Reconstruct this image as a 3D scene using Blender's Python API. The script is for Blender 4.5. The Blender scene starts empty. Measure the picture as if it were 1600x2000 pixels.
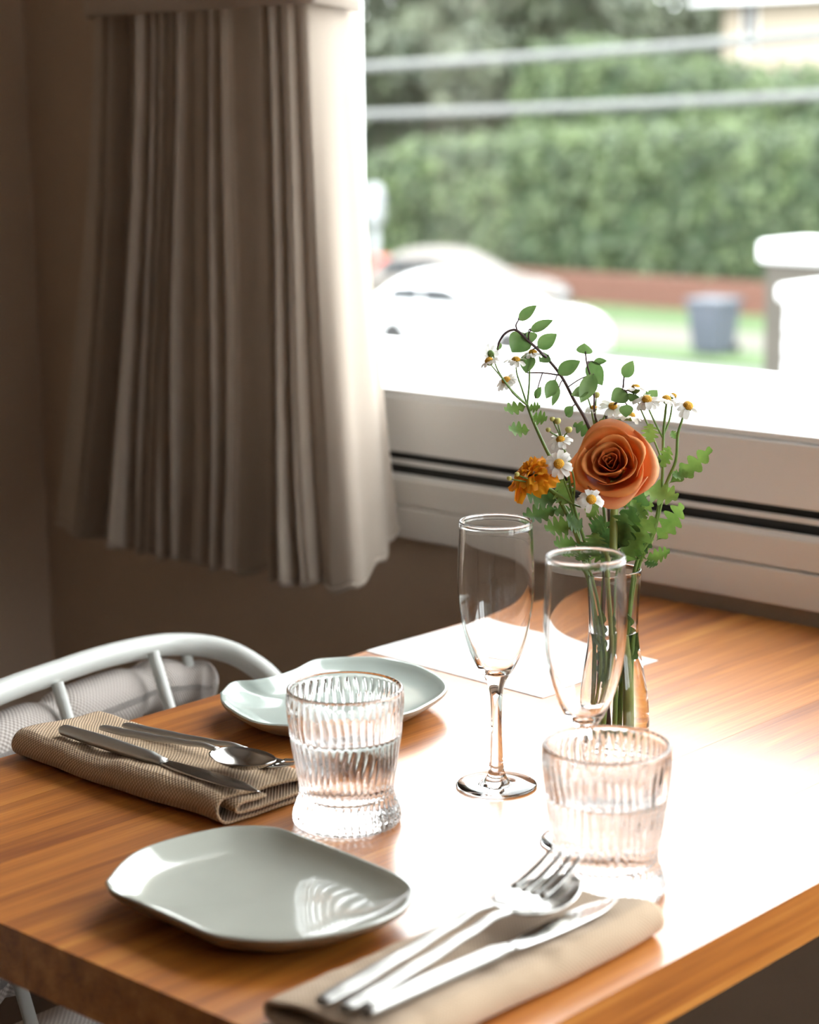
import bpy, bmesh, math, random
from mathutils import Vector, Matrix, noise
PI = math.pi
S = bpy.context.scene
COL = S.collection

# ------------------------------------------------------------------ camera
FPX = 3965.6                       # focal length in pixels of the 1600 x 2000 frame
ROT = Matrix(((0.6743, 0.1518, -0.7227), (-0.7384, 0.1245, -0.6628), (-0.0106, 0.9805, 0.1961)))
CAM = Vector((0.0, 0.0, 1.28))
cd = bpy.data.cameras.new('camera')
cam = bpy.data.objects.new('camera', cd); COL.objects.link(cam)
cam.matrix_world = Matrix.Translation(CAM) @ ROT.to_4x4()
cd.sensor_fit = 'HORIZONTAL'; cd.sensor_width = 36.0; cd.lens = FPX / 1600 * 36.0
cd.clip_start = 0.05; cd.clip_end = 400
cd.dof.use_dof = True; cd.dof.focus_distance = 1.66; cd.dof.aperture_fstop = 6.0
S.camera = cam

# ------------------------------------------------------------------ world, exposure
w = bpy.data.worlds.new('overcast_sky'); S.world = w; w.use_nodes = True
bg = w.node_tree.nodes['Background']
bg.inputs[0].default_value = (0.96, 0.98, 1.0, 1); bg.inputs[1].default_value = 8.0
S.view_settings.view_transform = 'Standard'; S.view_settings.look = 'None'
S.view_settings.exposure = 0.32; S.view_settings.gamma = 1.0; S.view_settings.use_curve_mapping = False
S.cycles.max_bounces = 16; S.cycles.transmission_bounces = 14; S.cycles.transparent_max_bounces = 16
S.cycles.diffuse_bounces = 6; S.cycles.glossy_bounces = 6
S.cycles.caustics_refractive = True; S.cycles.caustics_reflective = True
S.cycles.blur_glossy = 0.6; S.cycles.sample_clamp_indirect = 12.0

# ------------------------------------------------------------------ helpers: materials
def nodes(m):
    m.use_nodes = True
    return m.node_tree.nodes, m.node_tree.links, m.node_tree.nodes['Principled BSDF']
def mat(name, col, rough=0.6, metal=0.0, coat=0.0, spec=0.5, noise_amt=0.0, noise_scale=20.0, bump=0.0, bump_scale=200.0, sheen=0.0, trans=0.0, ior=1.5, sss=0.0):
    m = bpy.data.materials.new(name); N, L, b = nodes(m)
    b.inputs['Base Color'].default_value = (*col, 1); b.inputs['Roughness'].default_value = rough
    b.inputs['Metallic'].default_value = metal; b.inputs['Coat Weight'].default_value = coat
    b.inputs['Specular IOR Level'].default_value = spec; b.inputs['IOR'].default_value = ior
    b.inputs['Sheen Weight'].default_value = sheen; b.inputs['Transmission Weight'].default_value = trans
    if noise_amt > 0:
        tc = N.new('ShaderNodeTexCoord'); nz = N.new('ShaderNodeTexNoise')
        nz.inputs['Scale'].default_value = noise_scale; nz.inputs['Detail'].default_value = 4
        L.new(tc.outputs['Object'], nz.inputs['Vector'])
        mx = N.new('ShaderNodeMix'); mx.data_type = 'RGBA'
        mx.inputs[6].default_value = (*[c * (1 - noise_amt) for c in col], 1)
        mx.inputs[7].default_value = (*[min(1, c * (1 + noise_amt)) for c in col], 1)
        L.new(nz.outputs['Fac'], mx.inputs[0]); L.new(mx.outputs[2], b.inputs['Base Color'])
    if bump > 0:
        tc = N.new('ShaderNodeTexCoord'); nz = N.new('ShaderNodeTexNoise')
        nz.inputs['Scale'].default_value = bump_scale; nz.inputs['Detail'].default_value = 3
        L.new(tc.outputs['Object'], nz.inputs['Vector'])
        bp = N.new('ShaderNodeBump'); bp.inputs['Strength'].default_value = bump; bp.inputs['Distance'].default_value = 0.002
        L.new(nz.outputs['Fac'], bp.inputs['Height']); L.new(bp.outputs[0], b.inputs['Normal'])
    return m

def wood(name, dark, mid, light, coat=1.0, rough=0.42, croug=0.16):
    m = bpy.data.materials.new(name); N, L, b = nodes(m)
    tc = N.new('ShaderNodeTexCoord'); oi = N.new('ShaderNodeObjectInfo')
    off = N.new('ShaderNodeVectorMath'); off.operation = 'MULTIPLY'
    off.inputs[1].default_value = (13.0, 7.0, 5.0)
    cmb = N.new('ShaderNodeCombineXYZ')
    for k in range(3): L.new(oi.outputs['Random'], cmb.inputs[k])
    L.new(cmb.outputs[0], off.inputs[0])
    add = N.new('ShaderNodeVectorMath'); add.operation = 'ADD'
    L.new(tc.outputs['Object'], add.inputs[0]); L.new(off.outputs[0], add.inputs[1])
    mp = N.new('ShaderNodeMapping'); mp.inputs['Scale'].default_value = (2.0, 46.0, 46.0)
    L.new(add.outputs[0], mp.inputs['Vector'])
    n1 = N.new('ShaderNodeTexNoise'); n1.inputs['Scale'].default_value = 1.0; n1.inputs['Detail'].default_value = 5; n1.inputs['Distortion'].default_value = 0.5
    L.new(mp.outputs[0], n1.inputs['Vector'])
    mp2 = N.new('ShaderNodeMapping'); mp2.inputs['Scale'].default_value = (8.0, 420.0, 420.0)
    L.new(add.outputs[0], mp2.inputs['Vector'])
    n2 = N.new('ShaderNodeTexNoise'); n2.inputs['Scale'].default_value = 1.0; n2.inputs['Detail'].default_value = 3
    L.new(mp2.outputs[0], n2.inputs['Vector'])
    mixf = N.new('ShaderNodeMath'); mixf.operation = 'MULTIPLY_ADD'; mixf.inputs[1].default_value = 0.35
    L.new(n2.outputs['Fac'], mixf.inputs[0]); 
    m3 = N.new('ShaderNodeMath'); m3.operation = 'MULTIPLY_ADD'; m3.inputs[1].default_value = 0.75; m3.inputs[2].default_value = -0.05
    L.new(n1.outputs['Fac'], m3.inputs[0]); L.new(m3.outputs[0], mixf.inputs[2])
    pl = N.new('ShaderNodeMath'); pl.operation = 'MULTIPLY_ADD'; pl.inputs[1].default_value = 0.08; pl.inputs[2].default_value = -0.04
    L.new(oi.outputs['Random'], pl.inputs[0])
    sm = N.new('ShaderNodeMath'); sm.operation = 'ADD'
    L.new(mixf.outputs[0], sm.inputs[0]); L.new(pl.outputs[0], sm.inputs[1])
    cr = N.new('ShaderNodeValToRGB')
    cr.color_ramp.elements[0].position = 0.32; cr.color_ramp.elements[0].color = (*dark, 1)
    cr.color_ramp.elements[1].position = 0.72; cr.color_ramp.elements[1].color = (*light, 1)
    e = cr.color_ramp.elements.new(0.52); e.color = (*mid, 1)
    L.new(sm.outputs[0], cr.inputs[0]); L.new(cr.outputs[0], b.inputs['Base Color'])
    b.inputs['Roughness'].default_value = rough; b.inputs['Coat Weight'].default_value = coat; b.inputs['Coat Roughness'].default_value = croug; b.inputs['Coat IOR'].default_value = 1.62
    bp = N.new('ShaderNodeBump'); bp.inputs['Strength'].default_value = 0.06; bp.inputs['Distance'].default_value = 0.001
    L.new(n2.outputs['Fac'], bp.inputs['Height']); L.new(bp.outputs[0], b.inputs['Normal'])
    return m

def weave(name, c1, c2, per=0.0017, depth=0.0006, rough=0.9, strength=0.9):
    """woven cloth: over/under threads from the sheet's own UV, in metres"""
    m = bpy.data.materials.new(name); N, L, b = nodes(m)
    uv = N.new('ShaderNodeUVMap'); sp = N.new('ShaderNodeSeparateXYZ'); L.new(uv.outputs[0], sp.inputs[0])
    ss = []
    for k in (0, 1):
        a = N.new('ShaderNodeMath'); a.operation = 'MULTIPLY'; a.inputs[1].default_value = 2 * PI / per
        L.new(sp.outputs[k], a.inputs[0]); s = N.new('ShaderNodeMath'); s.operation = 'SINE'; L.new(a.outputs[0], s.inputs[0]); ss.append(s)
    mu = N.new('ShaderNodeMath'); mu.operation = 'MULTIPLY'; L.new(ss[0].outputs[0], mu.inputs[0]); L.new(ss[1].outputs[0], mu.inputs[1])
    mr = N.new('ShaderNodeMapRange'); mr.inputs[1].default_value = -1; mr.inputs[2].default_value = 1
    L.new(mu.outputs[0], mr.inputs[0])
    mx = N.new('ShaderNodeMix'); mx.data_type = 'RGBA'; mx.inputs[6].default_value = (*c1, 1); mx.inputs[7].default_value = (*c2, 1)
    L.new(mr.outputs[0], mx.inputs[0]); L.new(mx.outputs[2], b.inputs['Base Color'])
    bp = N.new('ShaderNodeBump'); bp.inputs['Strength'].default_value = strength; bp.inputs['Distance'].default_value = depth
    L.new(mr.outputs[0], bp.inputs['Height']); L.new(bp.outputs[0], b.inputs['Normal'])
    b.inputs['Roughness'].default_value = rough; b.inputs['Sheen Weight'].default_value = 0.2; b.inputs['Specular IOR Level'].default_value = 0.15
    return m

def glass(name, ior=1.48, col=(1, 1, 1), rough=0.0):
    m = bpy.data.materials.new(name); m.use_nodes = True; N = m.node_tree.nodes; L = m.node_tree.links
    N.remove(N['Principled BSDF']); g = N.new('ShaderNodeBsdfGlass'); g.inputs['IOR'].default_value = ior
    g.inputs['Color'].default_value = (*col, 1); g.inputs['Roughness'].default_value = rough
    L.new(g.outputs[0], N['Material Output'].inputs['Surface'])
    return m
def window_glass(name, tint=(0.97, 0.985, 0.98), ior=1.5):
    m = bpy.data.materials.new(name); m.use_nodes = True; N = m.node_tree.nodes; L = m.node_tree.links
    N.remove(N['Principled BSDF'])
    t = N.new('ShaderNodeBsdfTransparent'); t.inputs[0].default_value = (*tint, 1)
    g = N.new('ShaderNodeBsdfGlossy'); g.inputs['Roughness'].default_value = 0.01
    f = N.new('ShaderNodeFresnel')
    ge = N.new('ShaderNodeNewGeometry'); mr = N.new('ShaderNodeMapRange')     # same reflectance on both faces of the thin pane
    mr.inputs[3].default_value = ior; mr.inputs[4].default_value = 1.0 / ior
    L.new(ge.outputs['Backfacing'], mr.inputs[0]); L.new(mr.outputs[0], f.inputs['IOR'])
    mx = N.new('ShaderNodeMixShader'); L.new(f.outputs[0], mx.inputs[0]); L.new(t.outputs[0], mx.inputs[1]); L.new(g.outputs[0], mx.inputs[2])
    L.new(mx.outputs[0], N['Material Output'].inputs['Surface'])
    return m
def leafmat(name, c1, c2, scale=30.0, trans=0.3):
    """leaf: diffuse with light shining through"""
    m = bpy.data.materials.new(name); N, L, b = nodes(m)
    tc = N.new('ShaderNodeTexCoord'); nz = N.new('ShaderNodeTexNoise'); nz.inputs['Scale'].default_value = scale; nz.inputs['Detail'].default_value = 3
    L.new(tc.outputs['Object'], nz.inputs['Vector'])
    cr = N.new('ShaderNodeValToRGB'); cr.color_ramp.elements[0].position = 0.35; cr.color_ramp.elements[1].position = 0.65
    cr.color_ramp.elements[0].color = (*c1, 1); cr.color_ramp.elements[1].color = (*c2, 1)
    L.new(nz.outputs['Fac'], cr.inputs[0]); L.new(cr.outputs[0], b.inputs['Base Color'])
    b.inputs['Roughness'].default_value = 0.5
    tr = N.new('ShaderNodeBsdfTranslucent'); L.new(cr.outputs[0], tr.inputs[0])
    mx = N.new('ShaderNodeMixShader'); mx.inputs[0].default_value = trans
    L.new(b.outputs[0], mx.inputs[1]); L.new(tr.outputs[0], mx.inputs[2]); L.new(mx.outputs[0], N['Material Output'].inputs['Surface'])
    return m

# ------------------------------------------------------------------ helpers: geometry -> (verts, faces[, uvs])
def box(x0, x1, y0, y1, z0, z1):
    v = [(x, y, z) for x in (x0, x1) for y in (y0, y1) for z in (z0, z1)]
    f = [(0, 1, 3, 2), (4, 6, 7, 5), (0, 4, 5, 1), (2, 3, 7, 6), (0, 2, 6, 4), (1, 5, 7, 3)]
    return v, f
def merge(*gs):
    V, F = [], []
    for g in gs:
        o = len(V); V += [tuple(p) for p in g[0]]; F += [tuple(i + o for i in f) for f in g[1]]
    return V, F
def spline(pts, k=8):
    pts = [Vector(p) for p in pts]
    P = [2 * pts[0] - pts[1]] + pts + [2 * pts[-1] - pts[-2]]
    out = []
    for i in range(1, len(P) - 2):
        a, b, c, d = P[i - 1:i + 3]
        for j in range(k):
            t = j / k
            out.append(0.5 * ((2 * b) + (c - a) * t + (2 * a - 5 * b + 4 * c - d) * t * t + (3 * b - a - 3 * c + d) * t ** 3))
    out.append(pts[-1]); return out
def tube(pts, r, n=8, cap=True):
    pts = [Vector(p) for p in pts]; m = len(pts)
    rs = r if isinstance(r, (list, tuple)) else [r] * m
    if len(rs) != m:
        rs = [rs[0] + (rs[-1] - rs[0]) * i / (m - 1) for i in range(m)]
    V, F = [], []; nrm = None
    for i, p in enumerate(pts):
        t = (pts[min(i + 1, m - 1)] - pts[max(i - 1, 0)]).normalized()
        if nrm is None:
            nrm = t.cross(Vector((0, 0, 1)) if abs(t.z) < 0.9 else Vector((1, 0, 0))).normalized()
        nrm = (nrm - t * nrm.dot(t)).normalized(); bn = t.cross(nrm)
        for j in range(n):
            a = 2 * PI * j / n
            V.append(tuple(p + (nrm * math.cos(a) + bn * math.sin(a)) * rs[i]))
    for i in range(m - 1):
        for j in range(n):
            F.append((i * n + j, i * n + (j + 1) % n, (i + 1) * n + (j + 1) % n, (i + 1) * n + j))
    if cap:
        F.append(tuple(reversed(range(n)))); F.append(tuple((m - 1) * n + j for j in range(n)))
    return V, F
def lathe(prof, n=64, rfun=None, closed=False):
    """profile [(r, z, ribbed?)]; closed joins last to first"""
    V, F, rows = [], [], []
    for p in prof:
        r, z = p[0], p[1]
        if r < 1e-6:
            rows.append([len(V)]); V.append((0, 0, z)); continue
        row = []
        for j in range(n):
            a = 2 * PI * j / n
            rr = rfun(r, z, a) if (rfun and len(p) > 2 and p[2]) else r
            row.append(len(V)); V.append((rr * math.cos(a), rr * math.sin(a), z))
        rows.append(row)
    pairs = list(zip(rows, rows[1:])) + ([(rows[-1], rows[0])] if closed else [])
    for A, B in pairs:
        for j in range(n):
            k = (j + 1) % n
            if len(A) == 1 and len(B) == 1: continue
            if len(A) == 1: F.append((A[0], B[k], B[j]))
            elif len(B) == 1: F.append((A[j], A[k], B[0]))
            else: F.append((A[j], A[k], B[k], B[j]))
    return V, F
def grid(nu, nv, fn):
    V = [fn(i / nu, j / nv) for i in range(nu + 1) for j in range(nv + 1)]
    F = [(i * (nv + 1) + j, (i + 1) * (nv + 1) + j, (i + 1) * (nv + 1) + j + 1, i * (nv + 1) + j + 1) for i in range(nu) for j in range(nv)]
    return V, F
def shift(g, d=(0, 0, 0), M=None):
    V = [Vector(p) for p in g[0]]
    if M is not None: V = [M @ p for p in V]
    d = Vector(d); return [tuple(p + d) for p in V], g[1]

def mesh_of(name, g, m, smooth=True, bevel=0.0, uv=None, recalc=True, seg=2):
    me = bpy.data.meshes.new(name); me.from_pydata([tuple(v) for v in g[0]], [], g[1])
    if uv is not None:
        lay = me.uv_layers.new(name='UVMap')
        for lp in me.loops: lay.data[lp.index].uv = uv[lp.vertex_index]
    if recalc or bevel:
        bm = bmesh.new(); bm.from_mesh(me)
        if recalc: bmesh.ops.recalc_face_normals(bm, faces=bm.faces)
        if bevel: bmesh.ops.bevel(bm, geom=list(bm.edges), offset=bevel, segments=seg, profile=0.6, affect='EDGES', clamp_overlap=True)
        bm.to_mesh(me); bm.free()
    me.materials.append(m)
    if smooth:
        for p in me.polygons: p.use_smooth = True
    return me
ROOTS = {}
def part(name, g, m, parent=None, world=True, smooth=True, bevel=0.0, uv=None, recalc=True, solid=0.0, label=None, sub=0, seg=2):
    """one mesh object; geometry in world space is taken into its thing's own space"""
    if parent is not None and world:
        Mi = ROOTS[parent.name].inverted(); g = ([tuple(Mi @ Vector(p)) for p in g[0]], g[1])
    o = bpy.data.objects.new(name, mesh_of(name, g, m, smooth, bevel, uv, recalc, seg)); COL.objects.link(o)
    if parent is not None:
        o.parent = parent; ROOTS[o.name] = ROOTS[parent.name]
    else: ROOTS[o.name] = Matrix.Identity(4)
    if solid:
        s = o.modifiers.new('thickness', 'SOLIDIFY'); s.thickness = solid; s.offset = 0
    if sub:
        s = o.modifiers.new('smooth', 'SUBSURF'); s.levels = sub; s.render_levels = sub
    if label: o['label'] = label
    return o
def thing(name, label, cat, loc=(0, 0, 0), rz=0.0, group=None, M=None):
    o = bpy.data.objects.new(name, None); COL.objects.link(o); o.empty_display_size = 0.02
    mw = M if M is not None else Matrix.Translation(loc) @ Matrix.Rotation(rz, 4, 'Z')
    o.matrix_world = mw; ROOTS[o.name] = mw.copy()
    o['label'] = label; o['category'] = cat
    if group: o['group'] = group
    return o
def tag(o, label, cat, group=None):
    o['label'] = label; o['category'] = cat
    if group: o['group'] = group
    return o
def struct(o, label=None):
    o['kind'] = 'structure'
    if label: o['label'] = label
    return o
def inst(name, me, parent, M=None, label=None):
    """another object on shared mesh data, parented, with its own local matrix"""
    o = bpy.data.objects.new(name, me); COL.objects.link(o); o.parent = parent
    if M is not None: o.matrix_local = M
    if label: o['label'] = label
    return o
def at(px, py, d):
    """point seen at photo position px, py, at depth d metres along the viewing axis"""
    return CAM + ROT @ Vector(((px - 800) / FPX, -(py - 1000) / FPX, -1.0)) * d
def frame(n, up=(0, 0, 1)):
    n = Vector(n).normalized(); x = Vector(up).cross(n)
    if x.length < 1e-4: x = Vector((1, 0, 0)).cross(n)
    x.normalize(); y = n.cross(x)
    return Matrix((x, y, n)).transposed()

# ------------------------------------------------------------------ materials
M_wall = mat('painted_wall', (0.50, 0.385, 0.29), 0.85, bump=0.15, bump_scale=300, noise_amt=0.04)
M_ceil = mat('ceiling_paint', (0.55, 0.50, 0.45), 0.9, noise_amt=0.03)
M_back = mat('dark_brown_wall', (0.16, 0.12, 0.09), 0.8, noise_amt=0.05)
M_floor = wood('floor_boards', (0.05, 0.028, 0.016), (0.08, 0.045, 0.026), (0.11, 0.065, 0.04), coat=0.2, rough=0.5)
M_alu = mat('white_window_aluminium', (0.86, 0.86, 0.85), 0.35, noise_amt=0.02, noise_scale=6)
M_alu2 = mat('white_sill_paint', (0.80, 0.77, 0.73), 0.45, noise_amt=0.03, noise_scale=8)
M_rubber = mat('black_track_rubber', (0.012, 0.012, 0.012), 0.6, noise_amt=0.1)
M_pane = window_glass('window_glass')
M_ext = mat('white_exterior_paint', (0.85, 0.85, 0.85), 0.6, noise_amt=0.02, noise_scale=3)
M_table = wood('oiled_table_wood', (0.25, 0.064, 0.009), (0.52, 0.170, 0.023), (0.74, 0.315, 0.062), croug=0.245, rough=0.45)
M_dark = mat('black_steel', (0.02, 0.02, 0.02), 0.45, metal=0.6, noise_amt=0.05)
M_curt = weave('curtain_linen', (0.46, 0.385, 0.315), (0.56, 0.48, 0.40), per=0.0016, depth=0.0003, strength=0.4)
_N, _L = M_curt.node_tree.nodes, M_curt.node_tree.links
_t = _N.new('ShaderNodeBsdfTranslucent'); _t.inputs[0].default_value = (0.52, 0.45, 0.38, 1)
_x = _N.new('ShaderNodeMixShader'); _x.inputs[0].default_value = 0.22
_L.new(_N['Principled BSDF'].outputs[0], _x.inputs[1]); _L.new(_t.outputs[0], _x.inputs[2]); _L.new(_x.outputs[0], _N['Material Output'].inputs['Surface'])
M_chairmetal = mat('pale_grey_powder_coat', (0.56, 0.57, 0.54), 0.38, noise_amt=0.02)
M_chairpad = weave('grey_chair_weave', (0.30, 0.26, 0.235), (0.56, 0.51, 0.47), per=0.0056, depth=0.0012, strength=0.8)
M_glaze = mat('celadon_glaze', (0.47, 0.53, 0.49), 0.10, coat=0.5, noise_amt=0.05, noise_scale=25, bump=0.05, bump_scale=22)
M_glaze2 = mat('grey_celadon_glaze', (0.50, 0.515, 0.455), 0.10, coat=0.5, noise_amt=0.05, noise_scale=25, bump=0.08, bump_scale=22)
M_clay = mat('brown_glazed_edge', (0.22, 0.16, 0.10), 0.35, noise_amt=0.25, noise_scale=60)
M_napkin = weave('tan_napkin_weave', (0.32, 0.205, 0.115), (0.62, 0.455, 0.295), per=0.0034, depth=0.0010)
M_napkin2 = weave('tan_napkin_weave_fine', (0.42, 0.30, 0.20), (0.62, 0.465, 0.325), per=0.0030, depth=0.0006, strength=0.5)
M_steel = mat('polished_steel', (0.55, 0.54, 0.52), 0.16, metal=1.0, noise_amt=0.03)
M_brushed = mat('ribbed_steel_handle', (0.44, 0.43, 0.41), 0.36, metal=1.0, noise_amt=0.05, noise_scale=300)
M_glass = glass('clear_glass', 1.48)
M_water = glass('water', 1.33)
M_gw = glass('water_against_glass', 1.33 / 1.48)
M_paper = mat('white_paper', (0.84, 0.83, 0.81), 0.75, noise_amt=0.01)

TZ = 0.75
WX = 1.775                        # room face of the window wall
# ================================================================== THE ROOM
struct(part('floor', box(-3.2, 1.95, -2.16, 2.52, -0.06, 0.0), M_floor, smooth=False))
struct(part('ceiling', box(-3.2, 1.95, -2.16, 2.52, 2.55, 2.62), M_ceil, smooth=False))
struct(part('wall_side', box(-3.2, 1.95, 2.36, 2.52, 0.0, 2.55), M_wall, smooth=False))
struct(part('wall_back', box(-3.36, -3.2, -2.0, 2.52, 0.0, 2.55), M_back, smooth=False))
RW = (0.70, 1.74, 0.80, 2.46)                     # opening for the added window in the right-hand wall
struct(part('wall_right', merge(box(-3.2, RW[0], -2.16, -2.0, 0.0, 2.55), box(RW[1], 1.95, -2.16, -2.0, 0.0, 2.55),
       box(RW[0], RW[1], -2.16, -2.0, 0.0, RW[2]), box(RW[0], RW[1], -2.16, -2.0, RW[3], 2.55)), M_wall, smooth=False))
WY0, WY1, WZ0, WZ1 = -1.92, 1.90, 0.80, 2.12       # opening in the window wall
struct(part('wall_window', merge(box(WX + .012, 1.95, -2.16, 2.36, 0.0, 0.764), box(WX + .012, 1.95, WY1, 2.36, 0.764, 2.55),
       box(WX + .012, 1.95, -2.16, WY0, 0.764, 2.55), box(WX + .012, 1.95, WY0, WY1, WZ1, 2.55)), M_wall, smooth=False))
# window: sill, outer frame, tracks, sliding sashes with panes
win = bpy.data.objects.new('window_1', None); COL.objects.link(win); win.location = (WX, 0.2, 0.764); win['kind'] = 'structure'
win['label'] = 'wide white aluminium sliding window above the table'
ROOTS['window_1'] = Matrix.Translation((WX, 0.2, 0.764))
part('window_sill', box(WX - .004, 1.93, WY0 - .05, 1.84, 0.766, 0.804), M_alu2, win, smooth=False, bevel=0.002)
part('sill_cover', box(WX, 1.93, WY0 - .05, 1.84, 0.8055, 0.838), M_alu2, win, smooth=False, bevel=0.002)
part('track_floor', box(WX + .010, 1.93, WY0, 1.84, 0.836, 0.8395), M_rubber, win, smooth=False)
part('track_lip', box(WX + .004, WX + .010, WY0, 1.84, 0.838, 0.8425), M_alu, win, smooth=False)
part('track_web', box(WX + .015, WX + .018, WY0, 1.84, 0.838, 0.8525), M_rubber, win, smooth=False)
part('track_rail', box(WX + .013, WX + .019, WY0, 1.84, 0.8525, 0.8580), M_alu, win, smooth=False, bevel=0.001)
part('track_gasket', box(WX + .024, WX + .030, WY0, 1.84, 0.842, 0.872), M_rubber, win, smooth=False)
for nm, a, b in (('sash_rail', WY0, 1.84),):
    part(nm, box(WX + .018, WX + .060, a, b, 0.866, 0.934), M_alu, win, smooth=False, bevel=0.002)
    part('glazing_bead', box(WX + .022, WX + .056, a, b, 0.9345, 0.9425), M_alu, win, smooth=False, bevel=0.002)
part('sash_stile', box(WX + .018, WX + .060, 1.78, 1.84, 0.935, 2.06), M_alu, win, smooth=False, bevel=0.003)
part('sash_stile', box(WX + .018, WX + .060, -0.10, -0.04, 0.943, 2.06), M_alu, win, smooth=False, bevel=0.003)
part('sash_stile', box(WX + .018, WX + .060, WY0, WY0 + .06, 0.943, 2.06), M_alu, win, smooth=False, bevel=0.003)
part('head_rail', box(WX + .012, WX + .10, WY0, 1.84, 2.06, WZ1), M_alu, win, smooth=False, bevel=0.003)
part('jamb', box(WX + .012, 1.93, 1.84, WY1, 0.764, WZ1), M_alu, win, smooth=False, bevel=0.003)
for a, b in ((-0.04, 1.78), (WY0 + .06, -0.10)):
    part('pane', box(WX + .040, WX + .046, a, b, 0.938, 2.065), M_pane, win, smooth=False)
# window added in the unseen right-hand wall to bring the room more daylight
win_added = bpy.data.objects.new('added_window', None); COL.objects.link(win_added); win_added.location = (0, -2.1, RW[2]); win_added['kind'] = 'structure'
win_added['label'] = 'wide white framed window added in the unseen right hand wall for daylight'; ROOTS['added_window'] = Matrix.Translation((0, -2.1, RW[2]))
for k in range(3):
    x = RW[0] + (RW[1] - RW[0] - .06) * k / 2; part('stile', box(x, x + .06, -2.12, -2.06, RW[2], RW[3]), M_alu, win_added, smooth=False, bevel=.003)
    if k < 2: part('pane', box(x + .06, x + (RW[1] - RW[0] - .06) / 2, -2.093, -2.087, RW[2] + .05, RW[3] - .05), M_pane, win_added, smooth=False)
part('bottom_rail', box(RW[0], RW[1], -2.115, -2.065, RW[2], RW[2] + .05), M_alu, win_added, smooth=False)
part('top_rail', box(RW[0], RW[1], -2.115, -2.065, RW[3] - .05, RW[3]), M_alu, win_added, smooth=False)
# white ledge outside the window
struct(part('trim_1', box(1.93, 2.31, -4.5, 5.5, 0.84, 0.928), M_ext, smooth=False, bevel=0.006), 'broad white ledge just outside the window')

# ================================================================== TABLE
t = thing('dining_table', 'orange brown wooden dining table pushed up against the window', 'table', (1.26, 1.02, 0))
TX0, TX1, TY0, TY1 = 0.751, 1.772, 0.690, 1.350
edges = [TY0, 0.801, 0.922, 1.037, 1.151, 1.252, TY1]
for a, b in zip(edges, edges[1:]):
    part('plank', box(TX0, TX1, a + .00015, b - .00015, TZ - .040, TZ), M_table, t, smooth=False)
part('underframe', merge(box(0.95, 1.60, 0.98, 1.06, .695, .7095), box(1.22, 1.30, 0.80, 1.24, .695, .7095)), M_dark, t, smooth=False, bevel=.002)
part('column', shift(lathe([(0, .02), (.042, .02), (.038, .05), (.038, .695), (0, .695)], 32), (1.26, 1.02, 0)), M_dark, t)
part('base_plate', shift(lathe([(0, 0.0), (.24, 0.0), (.24, .010), (.22, .018), (.05, .024), (0, .024)], 48), (1.26, 1.02, 0)), M_dark, t)

# ================================================================== CURTAIN
def plan(poly, n):
    P = [Vector((a, b, 0)) for a, b in poly]; P = spline(P, 24)
    L = [0]
    for a, b in zip(P, P[1:]): L.append(L[-1] + (b - a).length)
    out = []
    for i in range(n + 1):
        s = L[-1] * i / n; k = 0
        while k < len(L) - 2 and L[k + 1] < s: k += 1
        f = (s - L[k]) / max(1e-9, L[k + 1] - L[k]); out.append(P[k].lerp(P[k + 1], f))
    return out, L[-1]
NS, NZ = 420, 60
top_p, Lt = plan([(1.700, 2.040), (1.665, 2.030), (1.648, 2.000), (1.644, 1.94), (1.642, 1.80), (1.640, 1.70), (1.643, 1.664), (1.657, 1.658), (1.705, 1.669), (1.757, 1.692)], NS)
bot_p, Lb = plan([(1.700, 2.140), (1.655, 2.125), (1.632, 2.080), (1.626, 1.98), (1.622, 1.82), (1.622, 1.67), (1.625, 1.602), (1.645, 1.583), (1.700, 1.602), (1.757, 1.634)], NS)
def bell(s, c, w): return math.exp(-((s - c) / w) ** 2)
random.seed(4)
folds = []      # (centre, width, depth) ridges along the cloth
def pleat(s):
    env = min(1, max(0, (s - 0.005) / 0.04)) * min(1, max(0, (0.77 - s) / 0.05))
    ph = 2 * PI * (s * 21 + 0.55 * math.sin(2 * PI * s * 2.3 + 0.9) + 0.30 * math.sin(2 * PI * s * 5.7))
    a = math.sin(ph); a = math.copysign(abs(a) ** 0.7, a)
    f = env * (0.0135 * a + 0.0045 * math.sin(2.4 * ph + 1.0))
    f = f * (1 - bell(s, 0.225, .035)) - 0.045 * bell(s, 0.222, 0.030) + 0.014 * bell(s, 0.278, 0.014)
    return f
def curtain_pt(i, j):
    s = i / NS; v = j / NZ                       # v 0 top, 1 bottom
    e = v ** 1.5
    p = top_p[i].lerp(bot_p[i], e)
    a = (top_p[min(i + 2, NS)] - top_p[max(i - 2, 0)]).normalized()
    n = Vector((a.y, -a.x, 0))
    if i < NS * 0.72 and n.x > 0 and s > .2: n = -n
    n = Vector((-1, 0, 0)) if 0.10 < s < 0.78 else (Vector((-.9, .43, 0)) if s <= .10 else Vector((.40, -.92, 0)))
    sw = s + 0.010 * math.sin(5 * v + 14 * s) * v
    d = pleat(sw) * (0.75 + 0.55 * v) + 0.003 * v * math.sin(60 * s + 4 * v)
    p = p + n * d
    zb = 0.732 + 0.045 * max(0, (s - 0.82) / 0.18) ** 0.7 + 0.004 * math.sin(s * 95) + (0.010 * max(0, .1 - s) / .1)
    p.z = 1.46 + (zb - 1.46) * v
    return p
V = [tuple(curtain_pt(i, j)) for i in range(NS + 1) for j in range(NZ + 1)]
F = [(i * (NZ + 1) + j, (i + 1) * (NZ + 1) + j, (i + 1) * (NZ + 1) + j + 1, i * (NZ + 1) + j + 1) for i in range(NS) for j in range(NZ)]
UV = [(i / NS * 1.3, j / NZ * 0.75) for i in range(NS + 1) for j in range(NZ + 1)]
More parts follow.
